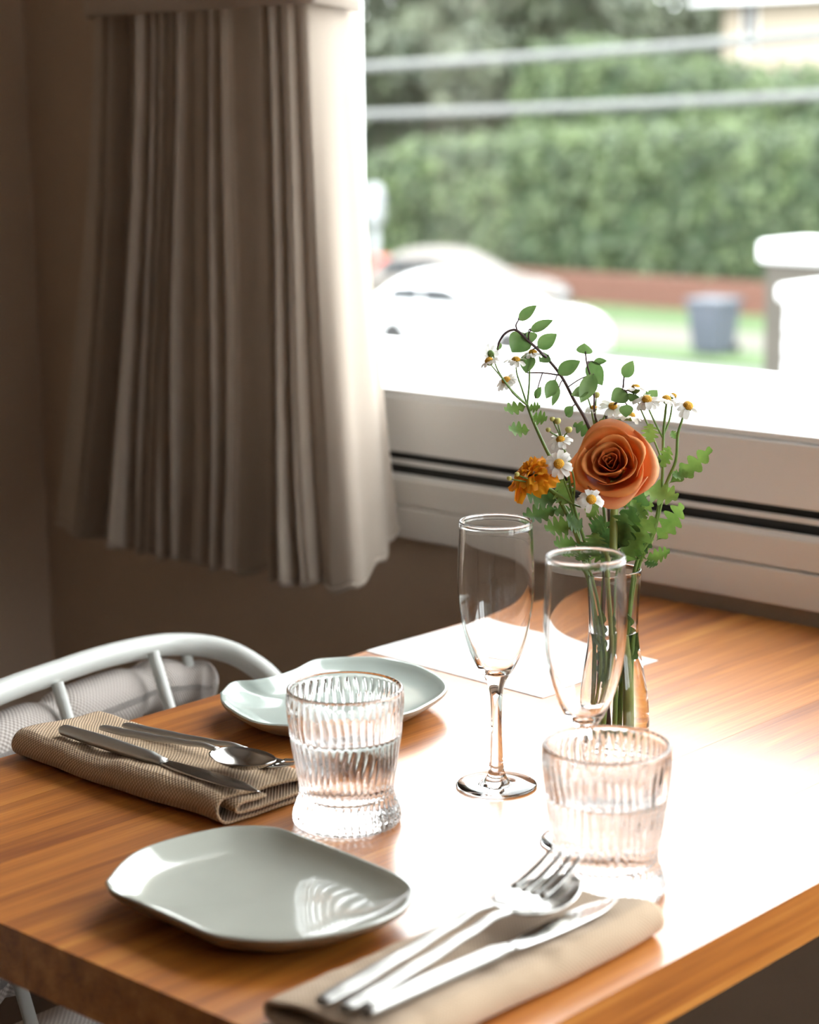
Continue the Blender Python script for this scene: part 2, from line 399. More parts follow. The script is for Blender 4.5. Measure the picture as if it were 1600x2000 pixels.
ct = thing('curtain', 'beige pleated half curtain with plain valance hanging left of the window', 'curtain', (1.69, 1.83, 0.73))
part('pleated_panel', (V, F), M_curt, ct, uv=UV, solid=0.0022)
# hem tape on the lowest edge
hem = [Vector(curtain_pt(i, NZ)) + Vector((0, 0, 0.004)) for i in range(0, NS + 1, 2)]
part('hem', tube(hem, 0.0032, 6), M_curt, ct, uv=[(0.001 * k, 0.002 * k) for k in range(len(hem) * 6)])
def val_pt(i, j):
    s = i / 160; v = j / 30
    p = top_p[int(s * NS)].copy(); c = Vector((1.752, 1.87, 0)); q = p - c
    p = c + Vector((q.x * 1.06, q.y * 1.13, 0)) + Vector((-0.012, 0, 0)); p.x = min(p.x, 1.753)
    p.x += 0.003 * math.sin(s * 17) * v
    p.z = 2.25 + (1.392 - 0.006 * (s > 0.8) * (s - .8) / .2 - 2.25) * v
    return tuple(p)
gv = grid(160, 30, lambda a, b: val_pt(round(a * 160), round(b * 30)))
part('valance', gv, M_curt, ct, uv=[(i / 160 * .8, j / 30 * .85) for i in range(161) for j in range(31)], solid=0.004)
part('curtain_rod', tube([(1.70, 2.12, 2.27), (1.70, 1.58, 2.27)], 0.012, 12), M_alu, ct)
for y in (1.60, 2.09): part('rod_bracket', box(1.69, 1.787, y, y + .015, 2.26, 2.28), M_alu, ct, smooth=False)

# ================================================================== CHAIR
ch = thing('dining_chair', 'pale grey tubular metal chair with padded grey woven back', 'chair', (1.06, 1.36, 0))
rail_pts = [(0.765, 1.285, 0.40), (0.772, 1.300, 0.60), (0.785, 1.335, 0.695), (0.815, 1.395, 0.742), (0.87, 1.432, 0.755), (0.952, 1.451, 0.758), (1.061, 1.482, 0.760), (1.134, 1.501, 0.758), (1.21, 1.519, 0.755), (1.282, 1.527, 0.750), (1.322, 1.517, 0.745), (1.347, 1.497, 0.738), (1.358, 1.470, 0.728), (1.362, 1.438, 0.712), (1.358, 1.405, 0.685), (1.352, 1.375, 0.62), (1.345, 1.36, 0.40)]
part('top_rail', tube(spline(rail_pts, 6), 0.0115, 16), M_chairmetal, ch)
back_line = spline([(0.80, 1.36, 0), (0.87, 1.415, 0), (0.952, 1.436, 0), (1.061, 1.466, 0), (1.134, 1.484, 0), (1.21, 1.500, 0), (1.282, 1.508, 0), (1.335, 1.485, 0), (1.352, 1.43, 0)], 10)
def back_at(f):
    k = f * (len(back_line) - 1); i = min(int(k), len(back_line) - 2); return back_line[i].lerp(back_line[i + 1], k - i)
sp_f = [0.10, 0.27, 0.5, 0.735, 0.865]
spx = [(0.835, 1.39), (0.975, 1.446), (1.131, 1.489), (1.262, 1.505), (1.318, 1.532)]
for (x, y) in spx:
    d = Vector((0.0, -0.115, 0)); tz = 0.752
    part('spindle', tube([(x, y - (.012 if x > 1.3 else 0), tz - (.006 if x > 1.3 else 0)), (x + 0.004, y - (0.05 if x > 1.3 else 0.115), 0.47)], 0.0062, 10), M_chairmetal, ch)
def roll(zc, yo, rr, f0, f1, n=120):
    pts, rs = [], []
    for i in range(n + 1):
        f = f0 + (f1 - f0) * i / n; p = back_at(f); 
        p = Vector((p.x, p.y + yo, zc - 0.012 * max(0, (f - .75) / .25)))
        dmin = min(abs(p.x - a[0]) for a in spx)
        pinch = 1 - 0.20 * math.exp(-(dmin / 0.016) ** 2)
        endf = min(1, (min(f - f0, f1 - f) / 0.05)) ; endf = max(0.05, math.sqrt(max(0, 1 - (1 - endf) ** 2)))
        pts.append(p); rs.append(rr * pinch * endf)
    g = tube(pts, rs, 28)
    uv = [(i * 0.0052, j * 2 * PI * rr / 28) for i in range(n + 1) for j in range(28)]
    return g, uv
for zc, yo, rr in ((0.706, 0.024, 0.030), (0.650, 0.000, 0.030), (0.595, -0.024, 0.030), (0.54, -0.046, 0.030)):
    g, uv = roll(zc, yo, rr, 0.07, 0.90)
    part('back_roll', g, M_chairpad, ch, uv=uv)
def seat_pt(a, b, z):
    x = 0.815 + 0.50 * a; y = 1.05 + 0.34 * b
    return (x, y, z)
sx = []
for (k, inset, z) in ((0, .03, .425), (1, 0.0, .435), (2, 0.0, .462), (3, .018, .474), (4, .08, .478)):
    ring = []
    for i in range(48):
        a = 2 * PI * i / 48; c, s_ = math.cos(a), math.sin(a)
        rx, ry = 0.26 - inset, 0.20 - inset
        ring.append((1.065 + rx * math.copysign(abs(c) ** 0.55, c), 1.235 + ry * math.copysign(abs(s_) ** 0.55, s_), z))
    sx.append(ring)
V = [p for r in sx for p in r]; F = [(k * 48 + i, k * 48 + (i + 1) % 48, (k + 1) * 48 + (i + 1) % 48, (k + 1) * 48 + i) for k in range(4) for i in range(48)]
F += [tuple(range(48))[::-1], tuple(4 * 48 + i for i in range(48))]
part('seat', (V, F), M_chairpad, ch, uv=[(p[0], p[1]) for p in V])
part('seat_frame', tube(spline([(0.80, 1.05, .415), (1.33, 1.05, .415), (1.335, 1.42, .415), (1.06, 1.445, .415), (0.79, 1.40, .415), (0.80, 1.05, .415)], 8), 0.010, 10), M_chairmetal, ch)
for (x, y, x2, y2) in ((0.81, 1.06, .775, 1.00), (1.32, 1.06, 1.355, 1.00), (0.80, 1.40, 0.755, 1.50), (1.33, 1.42, 1.375, 1.52)):
    part('leg', tube([(x, y, .42), (x2, y2, 0.0)], 0.0115, 12), M_chairmetal, ch)

# ================================================================== PLATES
def plate(name, label, outline, cxy, rim_z, glaze, label_rim):
    pts = spline([Vector((a, b, 0)) for a, b in outline + [outline[0]]], 6)[:-1]
    n = len(pts); c = Vector((cxy[0], cxy[1], 0))
    t = thing(name, label, 'plate', (c.x, c.y, TZ), group='organic glazed plates')
    def ring(k, z): return [tuple(c + (p - c) * k + Vector((0, 0, z))) for p in pts]
    z0 = TZ
    top = [(1.0, rim_z), (0.992, rim_z + .0012), (0.975, rim_z + .0006), (0.94, rim_z - .0025), (0.88, rim_z - .0065), (0.80, rim_z - .0095), (0.70, rim_z - .0115), (0.5, rim_z - .0125), (0.25, rim_z - .013), (0.02, rim_z - .013)]
    bot = [(1.0, rim_z), (0.998, rim_z - .0020), (0.985, rim_z - .0040), (0.94, rim_z - .0075), (0.86, rim_z - .0125), (0.76, z0 + .0028), (0.70, z0 + .0003), (0.66, z0 + .0003), (0.64, z0 + .002), (0.02, z0 + .0025)]
    def surf(lst):
        V, F = [], []
        for k, z in lst: V += ring(k, z)
        for i in range(len(lst) - 1):
            for j in range(n): F.append((i * n + j, i * n + (j + 1) % n, (i + 1) * n + (j + 1) % n, (i + 1) * n + j))
        F.append(tuple((len(lst) - 1) * n + j for j in range(n))); return V, F
    def wob(g):
        return [(x, y, z + 0.0007 * noise.noise(Vector((x * 28, y * 28, 1))) ) for x, y, z in g[0]], g[1]
    part('glazed_face', wob(surf(top)), glaze, t, recalc=False)
    part('underside', wob(surf(bot)), M_clay, t, recalc=False, label=label_rim)
    return t
def up(px, py, z):
    r = ROT @ Vector(((px - 800) / FPX, -(py - 1000) / FPX, -1.0)); k = (z - CAM.z) / r.z; p = CAM + r * k
    return (p.x, p.y)
outB = [(206, 1724), (240, 1683), (295, 1652), (418, 1621), (486, 1615), (545, 1620), (605, 1640), (669, 1665), (745, 1695), (792, 1720), (809, 1746), (783, 1781), (711, 1812), (605, 1833), (520, 1837), (418, 1827), (350, 1800), (265, 1762), (218, 1743)]
outA = [(430, 1355), (453, 1334), (495, 1330), (534, 1323), (576, 1308), (612, 1291), (645, 1286), (690, 1284), (750, 1287), (810, 1299), (852, 1317), (874, 1339), (867, 1356), (834, 1378), (798, 1393), (710, 1412), (620, 1420), (555, 1418), (495, 1410), (450, 1387), (433, 1371)]
RZ = TZ + 0.021
oB = [up(a, b, RZ) for a, b in outB]; oA = [up(a, b, RZ) for a, b in outA]
cen = lambda o: (sum(p[0] for p in o) / len(o), sum(p[1] for p in o) / len(o))
plate('dinner_plate', 'grey green wavy edged plate nearest the camera in front of the tumbler', oB, cen(oB), RZ, M_glaze2, 'brown unglazed edge and foot')
plate('dinner_plate', 'pale celadon wavy plate behind the tumbler beside the chair', oA, cen(oA), RZ, M_glaze, 'brown unglazed edge and foot')

# ================================================================== PAPER
pp = [up(715, 1271, TZ + .0006), up(1060, 1363, TZ + .0006), up(1285, 1290, TZ + .0006)]
p4 = (pp[0][0] + pp[2][0] - pp[1][0], pp[0][1] + pp[2][1] - pp[1][1])
V = [(a, b, TZ + .0003) for a, b in pp + [p4]] + [(a, b, TZ + .0009) for a, b in pp + [p4]]
tag(part('menu_sheet', (V, [(0, 1, 2, 3), (7, 6, 5, 4), (0, 4, 5, 1), (1, 5, 6, 2), (2, 6, 7, 3), (3, 7, 4, 0)]), M_paper, smooth=False), 'blank white paper sheet lying under the flower vase', 'paper')

# ================================================================== FLUTES
flute_out = [(0, 0.0003), (.030, 0.0), (.0316, .0002), (.0322, .0011), (.0314, .0019), (.022, .0022), (.0140, .0029), (.0094, .0056), (.0068, .0110), (.0056, .018), (.0052, .026), (.0046, .040), (.0044, .055), (.0047, .070), (.0058, .080), (.0090, .0885), (.0150, .098), (.0205, .110), (.0248, .124), (.0280, .140), (.0297, .156), (.0300, .170), (.0296, .186), (.0289, .202), (.0286, .2105), (.02868, .2120), (.02862, .2132), (.02838, .21420), (.02800, .21485), (.02755, .2150)]
flute_in = [(.02710, .21485), (.02672, .21420), (.02650, .2132), (.02648, .2120), (.0268, .2100), (.0273, .202), (.0280, .186), (.0284, .170), (.0281, .156), (.0264, .140), (.0231, .124), (.0186, .110), (.0130, .0995), (.0070, .0940), (0, .0925)]
_sp = lambda L_: [(max(0, p.x), p.z) for p in spline([Vector((a, 0, b)) for a, b in L_], 3)]
fo = flute_out[:5] + _sp(flute_out[5:])
fi = _sp(flute_in[:-1]) + [flute_in[-1]]
k1 = next(i for i, p in enumerate(fo) if p[1] > .0105); k2 = next(i for i, p in enumerate(fo) if p[1] > .086)
FLUTE = [mesh_of(nm, lathe(pr, 72), M_glass, recalc=False) for nm, pr in (('foot', fo[:k1 + 1]), ('stem', fo[k1:k2 + 1]), ('bowl', fo[k2:] + fi))]
for (x, y, lab) in ((1.1785, 0.9903, 'empty champagne flute standing left of the flower vase'), (1.125, 0.862, 'empty champagne flute in front of the vase, behind the right tumbler')):
    f_ = thing('champagne_flute', lab, 'glass', (x, y, TZ + .0002), group='champagne flutes')
    for me_ in FLUTE: inst(me_.name.split('.')[0], me_, f_)

# ================================================================== TUMBLERS
NR = 44
random.seed(11)
rib_ph = [random.uniform(-.5, .5) for _ in range(NR)]
def ribs(r, z, a):
    k = a / (2 * PI) * NR
    wav = 0.22 * math.sin(z * 75 + 1.7 * math.sin(a * 3)) + 0.13 * math.sin(z * 160 + a * 5)
    k += wav; i = int(k) % NR; f = k - math.floor(k)
    d = abs(f - 0.5) * 2                       # 1 at the cut, 0 at the crest
    cut = max(0, (d - 0.25) / 0.75) ** 1.6
    dep = 0.0019 * (0.75 + 0.5 * rib_ph[i]) * min(1, max(0, (0.102 - z) / 0.012))
    if z < 0.024: dep *= 2.4 * (0.65 + 0.35 * math.cos((z - .006) * 2 * PI / .011))
    return r - dep * cut
tb_pts = [(0.0405, .0015), (0.0412, .004), (0.0408, .009), (0.0388, .015), (0.0366, .021), (0.0358, .026), (0.0364, .032), (0.0380, .042), (0.0399, .054), (0.0417, .066), (0.0431, .078), (0.0440, .088), (0.0443, .096), (0.0440, .102)]
tb_s = spline([Vector((a, 0, b)) for a, b in tb_pts], 4)
WL = 0.070
tin = [(.0417, .094), (.0408, .082), (.0396, WL), (.0390, .066), (.0372, .054), (.0353, .042), (.0338, .032), (.0322, .0255), (.029, .0205), (.022, .018), (.012, .0174), (0, .0172)]
kw = [p[1] for p in tin].index(WL)
rim = [(.04395 - .0016 * (1 - math.cos(PI * k / 10)), .1030 + .0021 * math.sin(PI * k / 10)) for k in range(11)]
prof = [(0, .0012), (.024, .0008), (.034, 0.0), (.0385, 0.0)] + [(p.x, p.z, True) for p in tb_s[:-1]] + rim + [(.0410, .1005)] + tin[:kw + 1]
tb_me = mesh_of('tumbler_body', lathe(prof, NR * 7, ribs), M_glass, recalc=False)
def water_mesh(name, wall, level, n):
    # closed water body: free surface against air, the rest against the glass
    ws = [(0, level - .0003), (wall[0][0] * .6, level - .0003), (wall[0][0] - .003, level - .0002), (wall[0][0] - .001, level + .0001)]
    g = lathe(ws + wall, n)
    me = mesh_of(name, g, M_water); me.materials.append(M_gw)
    for p in me.polygons:
        if not (abs(p.center.z - level) < .0008 and p.normal.z > .3): p.material_index = 1
    return me
wt_me = water_mesh('water', [(a, b) for a, b in tin[kw:]], WL, NR * 7)
for (x, y, rz, lab) in ((1.0435, 1.0245, 0.3, 'ribbed glass tumbler of water between the two plates'), (1.060, 0.793, 1.9, 'ribbed glass tumbler of water behind the near fork and spoon')):
    g_ = thing('water_tumbler', lab, 'glass', (x, y, TZ + .0002), rz, group='ribbed water tumblers')
    inst('tumbler_body', tb_me, g_); inst('water', wt_me, g_)

# ================================================================== NAPKINS
def napkin(loc, rz, L, label, seed, m, flare=0.0):
    t = thing('folded_napkin', label, 'napkin', (loc[0], loc[1], TZ), rz, group='folded tan napkins')
    W = 0.104
    path = [(W - .004, .0024), (.06, .0024), (.016, .0024)]
    for k in range(1, 8):
        a = -PI / 2 - PI * k / 8; path.append((.0125 + .0105 * math.cos(a), .0130 + .0106 * math.sin(a)))
    path += [(.0125, .0236), (.03, .0222), (.06, .0195), (W - .012, .0175)]
    for k in range(1, 6):
        a = PI / 2 - PI * k / 6; path.append((W - .008 + .0052 * math.cos(a), .0126 + .0048 * math.sin(a)))
    path += [(W - .012, .0080), (.06, .0085), (.032, .0098), (.021, .0100), (.0155, .0125), (.0160, .0165), (.024, .0180), (.05, .0150)]
    P = spline([Vector((a, b, 0)) for a, b in path], 4); n = len(P); NL = 90
    V, UVs = [], []; Ls = [0]
    for a, b in zip(P, P[1:]): Ls.append(Ls[-1] + (b - a).length)
    for i in range(NL + 1):
        u = i / NL; x = L * u
        for j, p in enumerate(P):
            y, z = p.x, p.y
            hz = 1 + 0.10 * math.sin(u * 7 + seed) * 0.5 - 0.10 * (abs(u - .5) * 2) ** 6
            k = z / 0.0236
            wv = noise.noise(Vector((x * 22 + seed, y * 26, 0.3))) * 0.0030 * k + noise.noise(Vector((x * 60, y * 44, seed))) * 0.0011 * k
            yy = y + 0.0022 * math.sin(u * 5 + seed) + noise.noise(Vector((x * 16, 3, seed))) * 0.004
            xx = x + noise.noise(Vector((y * 40, seed, u * 2))) * 0.003 + flare * (y / W) * (u - .5)
            # the layers slide past one another at the two ends
            xx += (0.006 * math.sin(Ls[j] * 22 + seed)) * (2 * u - 1) * (0.3 + 0.7 * k)
            V.append((xx, yy, max(0.0012, z * hz + wv))); UVs.append((x, Ls[j]))
    F = [(i * n + j, i * n + j + 1, (i + 1) * n + j + 1, (i + 1) * n + j) for i in range(NL) for j in range(n - 1)]
    part('cloth', (V, F), m, t, world=False, uv=UVs, solid=0.0022)
    return t
napkin((0.966, 1.345), -PI / 2, 0.262, 'folded tan woven napkin beside the chair under knife, spoon and fork', 2.0, M_napkin)
napkin((0.757, 0.712), 0.012, 0.262, 'folded tan napkin along the near table edge', 7.3, M_napkin2)

# ================================================================== CUTLERY
def loft(secs):
    """secs: list of (x, halfwidth, zc, cup, thick): lens-shaped cross-section lofted along x"""
    n = 12; V, F = [], []
    for (x, hw, zc, cup, th) in secs:
        for k in range(n + 1):
            s = -1 + 2 * k / n; V.append((x, hw * s, zc + cup * s * s + th * 0.5 * math.sqrt(max(0, 1 - s * s)) ))
        for k in range(n - 1, 0, -1):
            s = -1 + 2 * k / n; V.append((x, hw * s, zc + cup * s * s - th * 0.5 * math.sqrt(max(0, 1 - s * s))))
    m = 2 * n
    for i in range(len(secs) - 1):
        for j in range(m): F.append((i * m + j, i * m + (j + 1) % m, (i + 1) * m + (j + 1) % m, (i + 1) * m + j))
    F.append(tuple(range(m))[::-1]); F.append(tuple((len(secs) - 1) * m + j for j in range(m)))
    return V, F
def seq(keys, n):
    """smooth interpolation of key tuples (first entry is x)"""
    out = []
    for i in range(n + 1):
        x = keys[0][0] + (keys[-1][0] - keys[0][0]) * i / n; k = 0
        while k < len(keys) - 2 and keys[k + 1][0] < x: k += 1
        f = (x - keys[k][0]) / (keys[k + 1][0] - keys[k][0]); f = f * f * (3 - 2 * f)
        out.append((x,) + tuple(a + (b - a) * f for a, b in zip(keys[k][1:], keys[k + 1][1:])))
    return out
H_KEYS = [(0, .0035, .0025, 0, .0030), (.003, .0052, .0025, 0, .0042), (.02, .0056, .0028, 0, .0050), (.06, .0044, .0044, 0, .0054), (.100, .0034, .0070, 0, .0044), (.122, .0029, .0090, 0, .0040), (.136, .0036, .0080, 0, .0036)]
handle_g = loft(seq(H_KEYS, 60))
sp_keys = []
for i in range(31):
    u = i / 30; x = .134 + .062 * u
    hw = .0034 + .0172 * (math.sin(PI * min(1, u ** 0.86)) ** 0.62 if 0 < u < 1 else 0); hw = max(hw, .0012) if u < .97 else max(.0012, hw * .98)
    depth = .0090 * math.sin(PI * u) ** 0.9
    zc = .0082 - .0030 * u - depth + (0.0035 * u * u)
    sp_keys.append((x, hw, zc, depth, .0016))
bowl_g = loft(sp_keys)
head_keys = []
for i in range(17):
    u = i / 16; x = .134 + .036 * u
    hw = .0034 + .0092 * math.sin(PI / 2 * min(1, u * 1.45)) ** 1.2
    zc = .0082 - .0078 * math.sin(PI * .60 * u) ** 1.0 + .0012 * u * u
    head_keys.append((x, hw, zc, .0012 * u, .0020))
fhead_g = loft(head_keys)
def tine_g(k):
    y = (-.0105, -.0035, .0035, .0105)[k]; secs = []
    for i in range(13):
        u = i / 12; x = .168 + .038 * u; hw = .0021 * (1 - .55 * u ** 3)
        zc = .0020 + .0011 * (y / .0105) ** 2 + .0048 * u + .0085 * u * u
        secs.append((x, hw, zc, 0, .0022 * (1 - .4 * u)))
    V, F = loft(secs); return [(a, b + y * (1 - .06 * (a - .168) / .038), c) for a, b, c in V], F
kh_keys = [(0, .0036, .0054, 0, .0060), (.004, .0062, .0054, 0, .0092), (.05, .0070, .0054, 0, .0108), (.11, .0066, .0050, 0, .0098), (.122, .0050, .0048, 0, .0070), (.127, .0052, .0048, 0, .0046)]
khandle_g = loft(seq(kh_keys, 50))
kb = []
for i in range(33):
    u = i / 32; x = .1265 + .1085 * u
    hw = .0050 + .0046 * math.sin(PI * min(1, u * 1.0)) ** .7 * (1 if u < .8 else 1); hw = hw * (1 - max(0, (u - .72) / .28) ** 2 * .93)
    kb.append((x, hw, .0046, 0, .0019 * (1 - .5 * u)))
blade_g = loft(kb)
MS = {}
for nm, g, m in (('handle', handle_g, M_brushed), ('bowl', bowl_g, M_steel), ('head', fhead_g, M_steel), ('knife_handle', khandle_g, M_brushed), ('blade', blade_g, M_steel)):
    MS[nm] = mesh_of(nm, g, m)
TI = [mesh_of('tine', tine_g(k), M_steel) for k in range(4)]
def cut_mat(p0, p1, roll=0.0, k=1.0):
    p0, p1 = Vector(p0), Vector(p1); x = (p1 - p0).normalized(); y = Vector((0, 0, 1)).cross(x).normalized(); z = x.cross(y)
    M = Matrix((x, y, z)).transposed().to_4x4(); M.translation = p0
    return M @ Matrix.Rotation(roll, 4, 'X') @ Matrix.Scale(k, 4)
def fork(p0, p1, lab, roll=0.0, k=1.0):
    t = thing('fork', lab, 'fork', M=cut_mat(p0, p1, roll, k)); inst('handle', MS['handle'], t); inst('head', MS['head'], t)
    for q in range(4): inst('tine', TI[q], t)
def spoon(p0, p1, lab, roll=0.0, k=1.0):
    t = thing('spoon', lab, 'spoon', M=cut_mat(p0, p1, roll, k)); inst('handle', MS['handle'], t); inst('bowl', MS['bowl'], t)
def knife(p0, p1, lab, roll=0.0, k=1.0):
    t = thing('table_knife', lab, 'knife', M=cut_mat(p0, p1, roll, k)); inst('handle', MS['knife_handle'], t); inst('blade', MS['blade'], t)
Z1 = TZ + .0235
knife((0.990, 1.300, Z1), (0.992, 1.065, Z1 - .001), 'steel table knife lying on the napkin beside the chair')
spoon((1.019, 1.284, Z1 + .001), (1.027, 1.099, Z1 + .004), 'steel spoon beside the knife on the napkin by the chair')
fork((1.040, 1.280, Z1 - .001), (1.056, 1.095, Z1 - .003), 'steel fork half hidden behind the spoon on the napkin by the chair')
fork((0.763, 0.7735, Z1 + .001), (0.975, 0.7755, Z1 + .0100), 'steel fork on the near napkin, tines resting over the spoon', 0.05, 1.13)
spoon((0.765, 0.757, Z1 + .001), (0.985, 0.7655, Z1 + .006), 'steel spoon on the near napkin under the fork', 0.0, 1.14)
knife((0.766, 0.742, Z1 + .0005), (1.000, 0.738, Z1 - .0005), 'steel table knife on the near napkin beside the rolled edge')

# ================================================================== VASE AND FLOWERS
VX, VY = 1.3235, 0.984
vrim = [(.0226 - .0009 * (1 - math.cos(PI * k / 8)), .1500 + .0012 * math.sin(PI * k / 8)) for k in range(9)]
vo = [(0, .0008), (.026, 0.0), (.0285, .0012), (.0298, .006), (.0305, .016), (.0302, .028), (.0290, .042), (.0270, .056), (.0243, .070), (.0217, .084), (.0204, .098), (.0204, .112), (.0213, .130), (.0222, .145)]
VL = .098
vi = [(.0206, .145), (.0196, .130), (.0187, .112), (.0187, VL), (.0199, .085), (.0224, .071), (.0251, .057), (.0271, .043), (.0283, .030), (.0283, .020), (.0268, .013), (.022, .0095), (0, .0085)]
kv = [p[1] for p in vi].index(VL)
sm = lambda L_: [(p.x, p.z) for p in spline([Vector((a, 0, b)) for a, b in L_], 3)]
vz = thing('bud_vase', 'clear glass bud vase of water holding the flowers', 'vase', (VX, VY, TZ + .0012))
part('vase_body', lathe(vo[:3] + sm(vo[3:])  + vrim + sm(vi[:kv + 1]), 72), M_glass, vz, world=False, recalc=False)
inst('water', water_mesh('vase_water', sm(vi[kv:-1]) + [vi[-1]], VL, 72), vz)

M_stem = mat('green_stem', (0.13, 0.22, 0.045), 0.5, noise_amt=0.15, noise_scale=80)
M_rstem = mat('olive_rose_stem', (0.20, 0.24, 0.06), 0.5, noise_amt=0.2, noise_scale=60)
M_twig = mat('dark_purple_twig', (0.07, 0.035, 0.035), 0.6, noise_amt=0.2)
M_leafp = leafmat('glossy_branch_leaf', (0.10, 0.20, 0.055), (0.20, 0.32, 0.11), 40)
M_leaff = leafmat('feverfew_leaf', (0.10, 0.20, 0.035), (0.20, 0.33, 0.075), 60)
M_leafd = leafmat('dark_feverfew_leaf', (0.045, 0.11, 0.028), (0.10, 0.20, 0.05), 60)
M_petal = leafmat('white_daisy_petal', (0.80, 0.79, 0.75), (0.86, 0.85, 0.82), 60, 0.25)
M_disc = mat('yellow_daisy_disc', (0.78, 0.38, 0.02), 0.8, noise_amt=0.3, noise_scale=1500, bump=1.0, bump_scale=1500)
M_bud = mat('pale_bud', (0.45, 0.42, 0.12), 0.8, noise_amt=0.2, noise_scale=900)
M_rose_in = leafmat('deep_orange_petal', (0.62, 0.11, 0.018), (0.78, 0.22, 0.045), 45, 0.30)
M_rose_mid = leafmat('orange_petal', (0.80, 0.26, 0.060), (0.90, 0.39, 0.11), 40, 0.30)
M_rose_out = leafmat('peach_petal', (0.88, 0.38, 0.16), (0.94, 0.54, 0.27), 40, 0.32)
M_mari = leafmat('marigold_petal', (0.82, 0.30, 0.010), (0.95, 0.47, 0.020), 120, 0.3)
FD = at(1200, 1000, 1.0)
def fd(py): return 0
def fl(px, py, off=0.0):
    """point in the bouquet: off metres behind (+) or before (-) the plane through the vase"""
    base = Vector((VX, VY, 0)); nrm = Vector((-ROT[0][2], -ROT[1][2], 0)).normalized()
    r = ROT @ Vector(((px - 800) / FPX, -(py - 1000) / FPX, -1.0))
    k = ((base - CAM).dot(nrm) + off) / r.dot(nrm)
    return CAM + r * k
def into_vase(dx, dy, z):  # points inside the vase
    return Vector((VX + dx, VY + dy, TZ + z))
VIEW = (CAM - Vector((VX, VY, 0.95))).normalized()
RIGHT = Vector((ROT[0][0], ROT[1][0], 0)).normalized(); AWAY = Vector((-ROT[0][2], -ROT[1][2], 0)).normalized()

def simple_leaf(b, t, width, nrm=None, bend=0.12, fold=0.25, nl=7, lobes=0):
    b, t = Vector(b), Vector(t); ax = t - b; L = ax.length; ax.normalize()
    nrm = Vector(nrm) if nrm is not None else VIEW
    nrm = (nrm - ax * nrm.dot(ax)).normalized(); sd = ax.cross(nrm)
    nl = 24 if lobes else nl
    def f(a, c):
        s = (c - .5) * 2
        env = math.sin(PI * min(1, a ** 0.8 * 0.97 + .02)) ** 0.85
        if lobes:
            env = (math.sin(PI * (0.06 + 0.9 * a)) ** 0.7) * (0.22 + 0.78 * abs(math.sin(PI * (lobes + .5) * a)) ** 0.8)
        wd = width * env * .5
        fw = 0.10 * L * abs(s) * (1 if lobes else 0) * (1 - a)
        p = b + ax * (L * a + fw) + sd * (wd * s) + nrm * (fold * wd * abs(s) + bend * L * math.sin(PI * a) * -1 + bend * L * .5 * a * a)
        return tuple(p)
    return grid(nl, 4, f)
def add_leaf(parent, b, t, wd, m, nrm=None, bend=0.1, fold=0.3, lobes=0, name='leaf'):
    return part(name, simple_leaf(b, t, wd, nrm, bend, fold, lobes=lobes), m, parent, recalc=False)

# --- daisy heads (shared meshes)
disc_me = mesh_of('daisy_disc', lathe([(0, -.0022), (.0016, -.0020), (.0030, -.0006), (.0033, .0004), (.0029, .0016), (.0018, .0025), (0, .0028)], 14), M_disc)
bud_me = mesh_of('bud', lathe([(0, -.002), (.0018, -.0012), (.0024, .0006), (.0018, .002), (0, .0024)], 10), M_bud)
calyx_me = mesh_of('calyx', lathe([(0, -.0038), (.0012, -.0036), (.0029, -.0020), (.0033, -.0004), (.0030, -.0002), (0, -.0006)], 12), M_stem)
def petal_pt(a, c):
    s = (c - .5) * 2; wd = .0019 * (0.35 + .65 * math.sin(PI * min(1, a * .80 + .10)) ** .6)
    return (.0026 + .0063 * a, wd * s, .0003 + .0006 * math.sin(PI * a) - .0010 * a * a + .0003 * s * s)
petal_me = mesh_of('petal', grid(5, 2, petal_pt), M_petal, recalc=False)
def daisy(parent, p, n, scale=1.0, petals=13, seed=0):
    scale *= 1.16
    rnd = random.Random(seed); Mi = ROOTS[parent.name].inverted()
    Mw = (Mi @ Vector(p)).to_tuple()
    M = Matrix.Translation(Mw) @ (frame(n) @ Matrix.Scale(scale, 3)).to_4x4()
    h = inst('flower_head', disc_me, parent, M); inst('calyx', calyx_me, h)
    for k in range(petals):
        if rnd.random() < .04: continue
        R = Matrix.Rotation(2 * PI * (k + rnd.uniform(-.2, .2)) / petals, 4, 'Z') @ Matrix.Rotation(rnd.uniform(-.05, .40), 4, 'Y') @ Matrix.Scale(rnd.uniform(.88, 1.08), 4)
        inst('petal', petal_me, h, R)
    return h
def bud(parent, p, n, scale=1.0):
    Mi = ROOTS[parent.name].inverted()
    M = Matrix.Translation(Mi @ Vector(p)) @ (frame(n) @ Matrix.Scale(scale, 3)).to_4x4()
    h = inst('flower_bud', bud_me, parent, M); return h
def petiole(parent, line, b):
    q = min(line, key=lambda p: (p - b).length)
    part('leaf_stalk', tube(spline([q, q.lerp(b, .5) + Vector((0, 0, .0015)), b], 4), [.0006, .0005], 6), M_twig, parent)
def spray(name, label, cat, base, group=None): return thing(name, label, cat, base, group=group)
GF = 'feverfew sprays in the bud vase'

